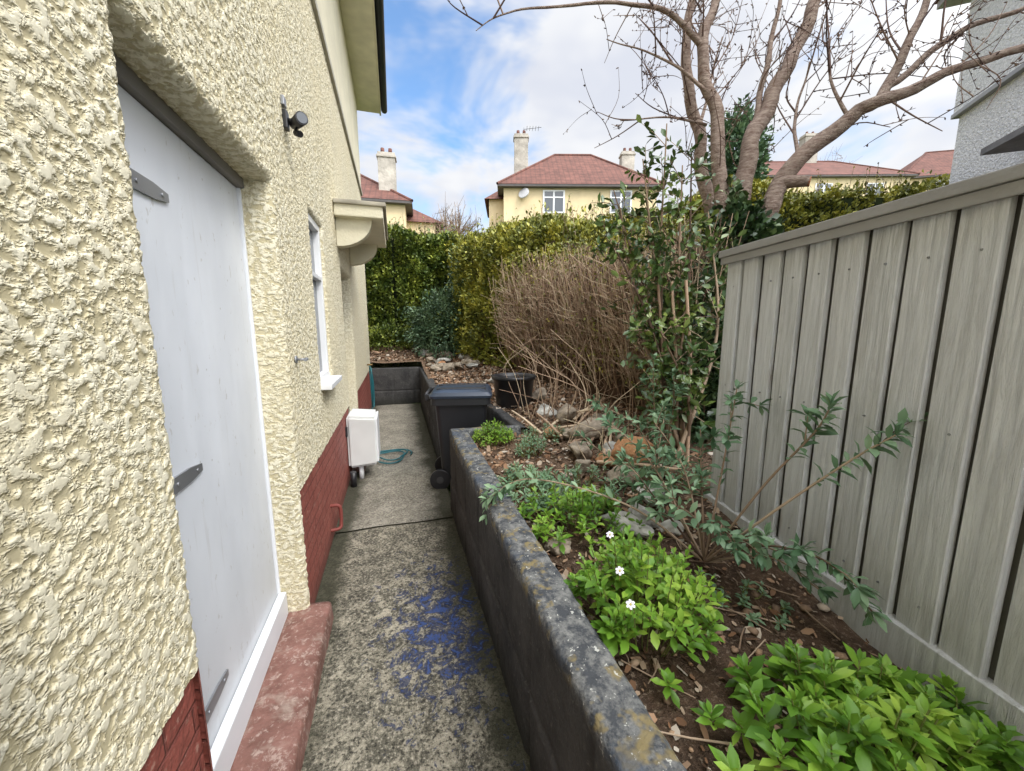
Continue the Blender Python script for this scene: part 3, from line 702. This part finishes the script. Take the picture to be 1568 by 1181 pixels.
P=np.stack([c[:,0]+rng.uniform(-.42,.35,cnt),c[:,1]+rng.uniform(-.2,.2,cnt),2.68-.04*q-rng.random(cnt)**1.9*1.5],1)
leaves('twig_hedge_leaves',P,rng.normal(0,1,(cnt,3))+[0,0,.5],.04*(.6+.8*rng.random(cnt)),tpl_far(.5),L_yel,th,.9)

# ---- laurel shrub by the fence end
sh=empty('laurel_shrub'); a=Acc(); random.seed(5)
base=(1.85,2.15,.72); ends=[(1.88,2.5,3.0),(1.6,2.6,2.45),(1.95,2.4,2.7),(2.15,2.35,2.4),(1.75,2.3,2.0),(1.95,2.25,1.9),(1.6,2.1,1.6),(2.1,2.5,2.9),(1.7,2.5,2.75),(1.9,2.1,1.5),(1.72,2.45,2.3),(1.68,2.15,1.3),(1.45,2.6,2.35),(1.6,2.7,2.6),(1.8,2.6,2.55)]
P=[];D=[];S=[]
for en in ends:
    b=np.array(base)+rng.normal(0,.05,3)*[1,1,0]; en=np.array(en); mid=b*.5+en*.5+rng.normal(0,.06,3)
    C=catmull([b,mid,en],8); tube(a,C,[.016,.004],6)
    for k in range(24):
        t=random.uniform(.35,1); p=C[int(t*(len(C)-1))]; d=rng.normal(0,1,3)+np.array([0,0,.35]); d/=np.linalg.norm(d); L=random.uniform(.08,.26); e2=p+d*L
        tube(a,[p,(p+e2)/2+[0,0,.01],e2],[.0035,.002],3)
        for m in range(8):
            u=.25+.75*m/7; P.append(p+(e2-p)*u); D.append(d*.6+rng.normal(0,.7,3)); S.append(random.uniform(.045,.08))
a.obj('shrub_stems',M_twig,sh); leaves('laurel_leaves',P,D,S,tpl_near(.45),L_holly,sh,.7)

# ================================================================ TREE
tr=empty('cherry_tree'); a=Acc(); tw=Acc(); random.seed(21)
limbs=[([(3.0,2.95,.8),(3.02,2.97,1.6),(3.05,2.95,2.3)],[.19,.15,.13]),
([(3.04,2.93,1.9),(3.12,2.77,2.34),(3.24,2.71,2.87),(3.57,2.47,3.26),(3.68,2.34,3.33),(4.06,2.14,3.49),(4.46,1.93,3.59),(5.2,1.6,3.8)],[.10,.08,.07,.055,.045,.032,.026,.015]),
([(3.68,2.34,3.33),(3.89,2.34,3.76),(4.13,2.34,4.21),(4.2,2.4,4.9)],[.04,.03,.024,.01]),
([(3.75,2.34,3.45),(4.3,2.23,3.86),(4.8,2.12,4.06),(5.4,2.0,4.4)],[.028,.021,.016,.008]),
([(3.03,2.95,1.9),(3.03,2.95,2.6),(3.16,3.0,3.18),(3.42,3.01,3.77),(3.73,3.01,4.35),(3.94,3.03,4.88),(4.1,3.0,5.6)],[.11,.085,.072,.062,.054,.044,.02]),
([(3.0,3.0,1.9),(2.96,3.18,2.59),(2.86,3.34,3.46),(2.78,3.47,4.14),(2.9,3.55,4.82),(2.95,3.6,5.6)],[.09,.066,.054,.044,.032,.012]),
([(2.98,2.95,1.9),(2.83,2.9,2.63),(2.77,3.06,3.48),(2.73,3.16,4.05),(2.86,3.2,4.56),(2.9,3.2,5.4)],[.09,.064,.054,.046,.032,.012]),
([(2.73,3.16,4.02),(2.39,3.18,4.23),(1.96,3.21,4.25),(1.35,3.28,4.15),(.91,3.28,4.01),(.69,3.26,3.83)],[.028,.022,.015,.010,.006,.003]),
([(2.84,3.2,3.44),(2.5,3.3,3.5),(2.04,3.38,3.45)],[.014,.009,.004]),
([(2.77,3.06,3.6),(2.5,3.2,3.86),(2.23,3.3,3.99),(1.85,3.32,4.03)],[.018,.012,.008,.004]),
([(3.16,3.0,3.18),(3.35,3.1,3.9),(3.5,3.15,4.5),(3.5,3.2,5.2)],[.03,.024,.018,.008]),
([(3.3,2.65,2.95),(3.55,2.9,3.5),(3.75,3.0,4.0)],[.018,.012,.006]),
([(2.86,3.34,3.46),(3.1,3.5,3.9),(3.3,3.6,4.5)],[.020,.012,.006]),
([(3.57,2.47,3.26),(3.5,2.6,3.6),(3.6,2.7,4.0)],[.016,.010,.005])]
def twigs(C,R,lvl,n):
    for _ in range(n):
        t=random.uniform(.25,1); i=min(int(t*(len(C)-1)),len(C)-2); p=C[i]; T=C[i+1]-C[i]; T/=np.linalg.norm(T)+1e-9
        d=T*.5+rng.normal(0,.6,3)+np.array([0,0,.35]); d/=np.linalg.norm(d); L=random.uniform(.25,.8)*(.6 if lvl else 1)
        e2=p+d*L; e2[2]+=L*.15; mid=(p+e2)/2+rng.normal(0,.035,3)
        c=catmull([p,mid,e2],4); r=(.008 if lvl==0 else .0042)*random.uniform(.6,1.1); tube(tw,c,[r,r*.4],5 if lvl==0 else 4)
        if lvl<2: twigs(c,None,lvl+1,random.randint(1,3))
        for _ in range(4 if lvl else 2):
            j=random.randint(1,len(c)-1); q=c[j]; dd=rng.normal(0,1,3); dd/=np.linalg.norm(dd); tube(tw,[q,q+dd*.012,q+dd*.024],[.003,.0055,.001],4)
for P_,R in limbs:
    C=catmull(P_,7); 
    w=np.array([[noise.noise(Vector((p[0]*3,p[1]*3,p[2]*3+o))) for o in (0,9,17)] for p in C])*.05*min(1,R[0]/.05); w[0]=0
    C=C+w; tube(a,C,R,12 if R[0]>.05 else 7,.04)
    if R[0]<.15: twigs(C,R,0,8 if R[0]>.03 else 5)
tube(a,[(3.22,2.70,2.82),(3.30,2.60,2.80),(3.34,2.56,2.79)],[.055,.045,.04],10)
a.obj('trunk_and_limbs',M_bark,tr); tw.obj('twigs',M_twigd,tr)
cyl('stub_cut',(3.335,2.565,2.79),(3.345,2.553,2.788),.039,m_plain('cut_wood',(.32,.12,.06),.8),tr)
iv=empty('ivy')
for c,r,n in (((2.95,2.85,1.9),(.33,.33,.85),7000),((2.6,2.7,1.4),(.35,.35,.75),5000),((2.25,2.35,1.15),(.22,.25,.5),2600)):
    blob_shrub('ivy_leaves',c,r,n,.06,L_ivy,tpl_far(.8),iv,.6,.4,flat=.6)

# ================================================================ BED PLANTS
def rosettes(name,c,R,ns,h,ll,mat,w=.36,nl=13,ry=None,leans=.5,tpl=None,thin=1):
    e_=empty(name); a=Acc(); P=[];D=[];S=[]; ry=ry or R; tips=[]
    for _ in range(ns):
        th=random.random()*6.283; q=math.sqrt(random.random()); q*=1+.35*noise.noise(Vector((math.cos(th)*1.5+c[0]*5,math.sin(th)*1.5,c[1]*3))); x=c[0]+R*q*math.cos(th); y=c[1]+ry*q*math.sin(th)
        g0=soilh(x,y); hh=max(.03,h*(1-.55*q*q))*random.uniform(.5,1.2); tip=np.array([x,y,g0+hh]); ln=np.array([math.cos(th),math.sin(th),0])*leans*q
        b=np.array([c[0]+(x-c[0])*.6,c[1]+(y-c[1])*.6,soilh(c[0]+(x-c[0])*.6,c[1]+(y-c[1])*.6)])
        C=catmull([b,(b+tip)/2+[0,0,-.01],tip],3); tube(a,C,[.003,.002],4)
        ax=np.array([0,0,1.])+ln+rng.normal(0,.22,3); ax/=np.linalg.norm(ax)
        u=np.cross(ax,[1,.2,0]);u/=np.linalg.norm(u);v=np.cross(ax,u); a0=random.random()*6.28
        n_=nl+random.randint(-3,3); ls=ll*random.uniform(.75,1.2)
        for k in range(n_):
            f=k/(n_-1); az=a0+k*2.4; el=math.radians(72-72*f**.8+random.uniform(-14,14)); d=ax*math.sin(el)+(u*math.cos(az)+v*math.sin(az))*math.cos(el)
            P.append(tip-ax*(f*hh*.45)); D.append(d); S.append(ls*(.45+.55*min(1,f*2.2))*random.uniform(.75,1.15))
        tips.append(tip)
    a.obj('stems',M_stem,e_)
    leaves('leaves',P,D,S,tpl or tpl_near(w),mat,e_,.15,True)
    return e_,tips
random.seed(2)
rosettes('wallflower_plant',(1.0,.50),.40,80,.19,.062,L_bright,.40,14,ry=.23)
rosettes('wallflower_plant',(1.30,.42),.30,34,.15,.06,L_bright,.40,14,ry=.2)
e1,tips=rosettes('flowering_plant',(.79,1.02),.27,100,.29,.05,L_bright,.46,12,ry=.27)
rosettes('wallflower_plant',(.84,1.62),.27,80,.20,.046,L_bright,.44,11,ry=.27)
rosettes('sage_plant',(.70,1.98),.19,80,.15,.040,L_sage,.36,12,ry=.3)
rosettes('sage_plant',(1.05,2.0),.25,40,.13,.040,L_sage,.36,10,ry=.3)
rosettes('low_green_plant',(.74,3.02),.18,90,.19,.034,L_bright,.4,11,ry=.18)
rosettes('sage_plant',(.95,2.65),.12,24,.16,.04,L_sage,.35,10)
rosettes('sage_plant',(1.15,2.95),.2,26,.14,.04,L_sage,.35,10)
rosettes('ground_weed',(1.22,1.02),.16,18,.05,.03,L_sage,.45,8)
rosettes('ground_weed',(1.6,1.85),.22,24,.14,.045,L_sage,.4,10)
M_petal=m_plain('white_petal',(.80,.76,.86),.6,.05,50,0); M_eye=m_plain('flower_eye',(.5,.4,.1),.6)
for fx,fy,fz in ((.62,.93,.87),(.60,.84,.83),(.70,1.12,.87)):
    fe=empty('white_flower',(fx,fy,fz)); V=[];F=[]
    for k in range(6):
        az=k*1.047; d=Vector((math.cos(az),math.sin(az),0)); s=Vector((-d.y,d.x,0)); b=len(V)
        for p in (d*.002,d*.007+s*.004+Vector((0,0,.003)),d*.012+s*.0035+Vector((0,0,.002)),d*.0135,d*.012-s*.0035+Vector((0,0,.002)),d*.007-s*.004+Vector((0,0,.003))): V.append(p[:])
        F.append(tuple(range(b,b+6)))
    o=mesh_obj('petals',V,F,M_petal,fe); cyl('eye',(0,0,0),(0,0,.004),.0025,M_eye,fe,8); fe.rotation_euler=(.5,-.4,0)
    cyl('stalk',(0,0,-.08),(0,0,0),.0012,M_eye,fe,5)
# sprawling shrub in front of the fence
vn=empty('sprawling_shrub'); a=Acc(); P=[];D=[];S=[]; random.seed(8)
B=(1.21,1.2,.62)
stems=[[B,(1.3,1.05,1.0),(1.36,.93,1.24),(1.38,.90,1.34)],[B,(1.30,.98,.95),(1.38,.82,1.18),(1.42,.74,1.28)],[B,(1.26,1.0,.80),(1.32,.82,.84),(1.36,.70,.74)],
[B,(1.25,1.4,.95),(1.26,1.65,1.12)],[B,(1.32,1.25,1.05),(1.43,1.32,1.33)],[B,(1.15,1.5,.95),(1.08,1.8,1.1)],[B,(.95,1.4,.82),(.62,1.75,.84),(.42,1.84,.72)],[B,(1.22,1.05,.8),(1.26,.92,.82)],
[B,(1.1,1.15,.85),(1.0,1.2,.92)],[B,(1.3,1.35,.95),(1.42,1.5,1.10)],[B,(1.3,1.0,.75),(1.34,.84,.72)],[B,(1.05,1.3,.85),(1.0,1.5,1.0)],[B,(1.2,1.5,.9),(1.45,1.8,1.15)],[B,(1.1,1.5,.85),(1.0,1.95,.98)],[B,(1.25,1.2,.8),(1.15,1.0,.80)],
[(1.55,1.95,.75),(1.5,1.8,1.1),(1.45,1.75,1.35)],[(1.55,1.95,.75),(1.6,2.1,1.1),(1.5,2.0,1.4)],[(1.55,1.95,.75),(1.4,2.0,1.0),(1.2,2.1,1.12)]]
for si_,st_ in enumerate(stems):
    C=catmull(st_,9); tube(a,C,[.0055,.0025],5); n_=len(C)
    br=[C]
    for _ in range(1 if si_<3 else 3):
        i=random.randint(n_//3,n_-2); d=C[min(i+1,n_-1)]-C[i]; d/=np.linalg.norm(d); d=d+rng.normal(0,.6,3)+[-.2,0,.25]; d/=np.linalg.norm(d); e2=C[i]+d*random.uniform(.07,.14); c2=catmull([C[i],(C[i]+e2)/2+[0,0,.008],e2],5); tube(a,c2,[.003,.0015],4); br.append(c2)
    for bi,c2 in enumerate(br):
        Lc=np.sum(np.linalg.norm(np.diff(c2,axis=0),axis=1)); m=max(3,int(Lc/.045)); 
        for k in range(m):
            t0=.5 if si_<3 else .35
            t=(t0 if bi==0 else .3)+((1-t0) if bi==0 else .7)*k/(m-1); x=t*(len(c2)-1); i=min(int(x),len(c2)-2); p=c2[i]+(c2[i+1]-c2[i])*(x-i); T=c2[i+1]-c2[i]; T/=np.linalg.norm(T)
            sd=np.cross(T,[0,0,1]); sd/=np.linalg.norm(sd)+1e-6
            if k%2: sd=np.cross(T,sd)
            for sg in (-1,1):
                P.append(p); D.append(T*.55+sd*sg*.9+rng.normal(0,.25,3)+[0,0,-.1]); S.append(random.uniform(.04,.07))
        T=c2[-1]-c2[-2]; T/=np.linalg.norm(T)
        for k in range(5): P.append(c2[-1]); D.append(T+rng.normal(0,.5,3)); S.append(random.uniform(.04,.065))
a.obj('stems',M_twig,vn); leaves('leaves',P,D,S,tpl_near(.38,.22),L_vine,vn,.35,True)
a=Acc()
for _ in range(90):
    x=random.uniform(1.2,2.2);y=random.uniform(2.2,4.8); z=soilh(x,y); h=random.uniform(.25,.9)
    tube(a,catmull([(x,y,z),(x+random.gauss(0,.08),y+random.gauss(0,.08),z+h*.6),(x+random.gauss(-.1,.2),y+random.gauss(-.1,.2),z+h)],4),[.004,.002],4)
for x,y in ((1.82,2.15),(1.85,2.05),(1.75,2.2)):
    tube(a,catmull([(x,y,.7),(x+.02,y+.05,1.3),(x-.02,y+.1,1.9)],5),[.014,.010],7)
for _ in range(18):
    x=random.uniform(1.15,1.6);y=random.uniform(2.2,3.4); th_=random.gauss(.6,.5); L=random.uniform(.3,.7); z=soilh(x,y)+.05
    tube(a,catmull([(x,y,z),(x+math.cos(th_)*L*.5,y+math.sin(th_)*L*.5,z+.05),(x+math.cos(th_)*L,y+math.sin(th_)*L,z+.08)],4),[.014,.008],6)
a.obj('bare_stems',M_twigp)

# ================================================================ BACKGROUND BUILDINGS
M_eav=m_plain('eaves_dark',(.10,.09,.085),.6)
def bg_house(name,cx,cy,L,W,rot,zb,ze,zr,rh,chims,wins,wall=M_bgwall):
    e_=empty(name,(cx,cy,0),rot); box('walls',-L/2,L/2,-W/2,W/2,zb,ze,wall,e_)
    o=.4; l,w=L/2+o,W/2+o; z=ze-.05
    mesh_obj('roof',[(-l,-w,z),(l,-w,z),(l,w,z),(-l,w,z),(-rh,0,zr),(rh,0,zr)],[(0,1,5,4),(1,2,5),(2,3,4,5),(3,0,4)],M_tile,e_)
    box('eaves',-l+.02,l-.02,-w+.02,w-.02,z-.14,z-.01,M_eav,e_)
    a=Acc()
    for p,q in (((-l,-w,z),(-rh,0,zr)),((l,-w,z),(rh,0,zr)),((-rh,0,zr),(rh,0,zr))): tube(a,[p,q],[.09],6)
    a.obj('ridge_tiles',M_tile,e_)
    for (x,y,w_,z0,z1) in chims:
        box('chimney',x-w_/2,x+w_/2,y-w_*.35,y+w_*.35,z0,z1,M_chim,e_,.02); box('chimney_cap',x-w_/2-.06,x+w_/2+.06,y-w_*.35-.06,y+w_*.35+.06,z1-.28,z1-.16,M_chim,e_,.02)
        for k in (-.22,.22): cyl('chimney_pot',(x+k*w_,y,z1-.02),(x+k*w_,y,z1+.3),.12,M_tile,e_,12,.10)
    for (x,z,w_,h_) in wins:
        y=-W/2; box('window_glass',x-w_/2,x+w_/2,y-.03,y+.02,z-h_/2,z+h_/2,M_glass,e_)
        for q in (-w_/2,0,w_/2): box('window_bar',x+q-.05,x+q+.05,y-.06,y+.0,z-h_/2-.05,z+h_/2+.05,M_white,e_)
        for q in (-h_/2,h_*.2,h_/2): box('window_rail',x-w_/2,x+w_/2,y-.055,y+.0,z+q-.04,z+q+.04,M_white,e_)
    return e_
m=bg_house('cream_semi_detached_house',12.7,27.2,9.8,7,math.radians(-16),3,10.5,13.7,1.3,[(-3.7,-.6,.95,11,14.7),(4.2,1.0,.95,11.5,14.3)],[(-1.7,9.5,1.3,1.3),(2.6,9.5,1.3,1.3),(-.9,6.7,1.6,1.3)])
box('side_wing',-5.9,-4.6,-2.0,2.0,3,10.1,M_bgwall,m); mesh_obj('side_wing_roof',[(-6.2,-2.3,10.05),(-4.0,-2.3,10.05),(-4.0,2.3,10.05),(-6.2,2.3,10.05),(-4.0,0,12.0)],[(0,1,4),(2,3,4),(3,0,4)],M_tile,m)
cyl('satellite_dish',(-3.6,-3.75,9.9),(-3.65,-3.83,9.94),.35,m_plain('dish',(.45,.45,.45),.5),m,20)
a=Acc(); tube(a,[(-3.7,-.6,14.2),(-3.5,-.6,15.2)],[.03],5); tube(a,[(-3.5,-.6,15.1),(-2.3,-.7,15.2)],[.025],4)
for k in range(5): tube(a,[(-3.3+.2*k,-1.0,15.12),(-3.3+.2*k,-.3,15.14)],[.015],4)
a.obj('tv_aerial',M_galv,m)
m=bg_house('cream_semi_detached_house',-3.6,27.2,9.4,6.6,math.radians(-4),2,8.5,11.0,1.6,[(3.75,-2.2,.95,8.6,11.3)],[(2.9,7.4,1.0,1.2)])
box('porch_wing',3.9,6.4,-1.5,2.0,2,7.9,M_bgwall,m); mesh_obj('porch_wing_roof',[(3.6,-1.8,7.85),(6.9,-1.8,7.85),(6.9,2.3,7.85),(3.6,2.3,7.85),(4.6,.2,9.3)],[(0,1,4),(1,2,4),(2,3,4),(3,0,4)],M_tile,m)
bg_house('cream_terraced_house',38.5,31.0,15,8,math.radians(-18),6,14.9,17.6,3.5,[(1.0,0,1.3,17,20.0)],[(-4.5,13.6,1.4,1.2),(0,13.6,1.4,1.2),(4.5,13.6,1.4,1.2)])
bg_house('red_roofed_house',58,29,13,8,math.radians(-30),8,16.6,20.2,2.5,[],[(-3,15.5,1.4,1.2)])
nb=empty('pebbledash_house'); A_=np.array([9.0,4.5]); d_=np.array([-.61,-.79]); d_/=np.linalg.norm(d_); n_=np.array([.79,-.61]); n_/=np.linalg.norm(n_)
NM=Matrix(((d_[0],n_[0],0,A_[0]),(d_[1],n_[1],0,A_[1]),(0,0,1,0),(0,0,0,1)))
box('lower_wall',0,8,0,6,-.1,5.0,M_pebble,nb,0,2,NM); box('upper_wall',-.05,8.05,-.06,6.05,5.05,6.85,M_pebble,nb,0,2,NM)
box('bellcast_band',-.07,8.07,-.08,6.07,4.99,5.06,m_plain('band_grey',(.33,.34,.37),.8),nb,.01,2,NM)
box('eaves',-.35,8.3,-.35,6.3,6.85,6.97,m_plain('eaves_grey',(.32,.31,.31),.6),nb,.01,2,NM)
V=[NM@Vector(p) for p in ((-.4,-.4,6.97),(8.4,-.4,6.97),(8.4,6.4,6.97),(-.4,6.4,6.97),(3,3,9.3),(5,3,9.3))]
mesh_obj('roof',[v[:] for v in V],[(0,1,5,4),(1,2,5),(2,3,4,5),(3,0,4)],M_tile,nb)
V=[NM@Vector(p) for p in ((1.6,-.5,3.95),(3.4,-.5,3.95),(3.4,-.005,4.2),(1.6,-.005,4.2),(1.6,-.5,3.87),(3.4,-.5,3.87),(3.4,-.005,3.87),(1.6,-.005,3.87))]
mesh_obj('lean_to_roof',[v[:] for v in V],[(0,1,2,3),(4,5,1,0),(5,6,2,1),(7,4,0,3),(7,6,5,4)],M_greyroof,nb)
def bare_tree(name,x,y,z,h,sp,n):
    e_=empty(name); a=Acc()
    for _ in range(n):
        th=random.random()*6.28; r=sp*random.random()**.5; e2=np.array([x+r*math.cos(th),y+r*math.sin(th),z+h*(1-.5*(r/sp)**2)*random.uniform(.75,1)])
        b=np.array([x+random.gauss(0,.1),y,z+h*random.uniform(.1,.5)]); C=catmull([b,(b+e2)/2+[0,0,h*.04],e2],4); tube(a,C,[.04,.012],4)
        for _ in range(5):
            p=C[random.randint(3,8)]; q=p+rng.normal(0,h*.07,3)+[0,0,h*.07]; tube(a,[p,q],[.016,.008],3)
    tube(a,[(x,y,z-1),(x,y,z+h*.55)],[.2,.1],7); a.obj('branches',M_twig,e_)
bare_tree('bare_tree',5.4,34,7,5.2,2.4,60); bare_tree('bare_tree',47,34,12,8.5,3.4,80); bare_tree('bare_tree',2.9,22,4.0,4.2,1.2,50)
ct=empty('conifer_tree'); blob_shrub('conifer_leaves',(16.5,16.5,9.6),(1.3,1.3,2.6),5000,.3,L_blue,parent=ct,hollow=.2); cyl('conifer_trunk',(16.5,16.5,1),(16.5,16.5,8),.2,M_bark,ct)

# ================================================================ WORLD, SUN, CAMERA
SE,SR=math.radians(46),math.radians(150)
sunv=(math.sin(SR)*math.cos(SE),math.cos(SR)*math.cos(SE),math.sin(SE))
w=bpy.data.worlds.new('World'); sc.world=w; w.use_nodes=True; nt=w.node_tree; nt.nodes.clear()
def wn(t,**k):
    x=nt.nodes.new(t)
    for a_,b_ in k.items(): setattr(x,a_,b_)
    return x
out=wn('ShaderNodeOutputWorld'); bg=wn('ShaderNodeBackground'); nt.links.new(bg.outputs[0],out.inputs[0]); bg.inputs[1].default_value=.1
sky=wn('ShaderNodeTexSky',sky_type='NISHITA'); sky.sun_disc=False; sky.sun_elevation=SE; sky.sun_rotation=SR; sky.air_density=1.2; sky.dust_density=.6; sky.ozone_density=2.0
tc=wn('ShaderNodeTexCoord'); mp=wn('ShaderNodeMapping'); mp.inputs['Scale'].default_value=(1,1,2.0); nt.links.new(tc.outputs['Generated'],mp.inputs[0])
def wnoise(s,d,r,di):
    x=wn('ShaderNodeTexNoise'); x.inputs['Scale'].default_value=s;x.inputs['Detail'].default_value=d;x.inputs['Roughness'].default_value=r;x.inputs['Distortion'].default_value=di; nt.links.new(mp.outputs[0],x.inputs['Vector']); return x.outputs['Fac']
def wmr(f,a_,b_,c_,d_,sm=True):
    x=wn('ShaderNodeMapRange',interpolation_type='SMOOTHSTEP' if sm else 'LINEAR'); nt.links.new(f,x.inputs[0])
    for i,v in enumerate((a_,b_,c_,d_)): x.inputs[1+i].default_value=v
    return x.outputs[0]
def wmath(op,a_,b_):
    x=wn('ShaderNodeMath',operation=op)
    for i,v in enumerate((a_,b_)):
        if hasattr(v,'is_linked'): nt.links.new(v,x.inputs[i])
        else: x.inputs[i].default_value=v
    return x.outputs[0]
def wdot(v):
    dt=wn('ShaderNodeVectorMath',operation='DOT_PRODUCT'); nt.links.new(tc.outputs['Generated'],dt.inputs[0]); dt.inputs[1].default_value=v; return dt.outputs['Value']
bias=wmr(wdot((.03,.88,.47)),.90,1.0,0,.29)
nz1=wnoise(2.6,5,.55,.3)
mask=wmr(wmath('SUBTRACT',nz1,bias),.19,.37,0.03,1)
def wmix(f,a_,b_,bl='MIX'):
    x=wn('ShaderNodeMix',data_type='RGBA',blend_type=bl); 
    if hasattr(f,'is_linked'): nt.links.new(f,x.inputs[0])
    else: x.inputs[0].default_value=f
    for i,v in ((6,a_),(7,b_)):
        if hasattr(v,'is_linked'): nt.links.new(v,x.inputs[i])
        else: x.inputs[i].default_value=(*v,1)
    return x.outputs[2]
cc=wmix(wmr(wnoise(3.4,3,.6,.2),.35,.68,0,1),(9.7,9.8,10.0),(7.6,7.95,8.9))
gain=wmath('ADD',wmath('ADD',1.0,wmr(wdot((0,0,1)),.55,1.0,0,1.7)),wmr(wdot(sunv),.2,1.0,0,3.3))
vm=wn('ShaderNodeVectorMath',operation='SCALE'); nt.links.new(cc,vm.inputs[0]); nt.links.new(gain,vm.inputs['Scale'])
skyb=wmix(1.0,sky.outputs[0],(1.9,2.35,2.7),'MULTIPLY')
nt.links.new(wmix(mask,skyb,vm.outputs[0]),bg.inputs[0])
sd=bpy.data.lights.new('sun','SUN'); sd.energy=2.0; sd.angle=math.radians(16); sd.color=(1,.95,.87)
so=link(bpy.data.objects.new('sun',sd)); so.rotation_euler=Vector(sunv).to_track_quat('Z','Y').to_euler()
cam=bpy.data.cameras.new('camera'); cam.sensor_width=36; cam.lens=36*591/1568; cam.clip_start=.02; cam.clip_end=2000
co=link(bpy.data.objects.new('camera',cam)); co.location=(0,0,1.6)
ya,pi_=math.radians(16.75),math.radians(8.66)
co.rotation_euler=(math.pi/2-pi_,0,-ya)
sc.camera=co
sc.view_settings.view_transform='Standard'; sc.view_settings.look='None'; sc.view_settings.exposure=0
print('objects',len(bpy.data.objects))
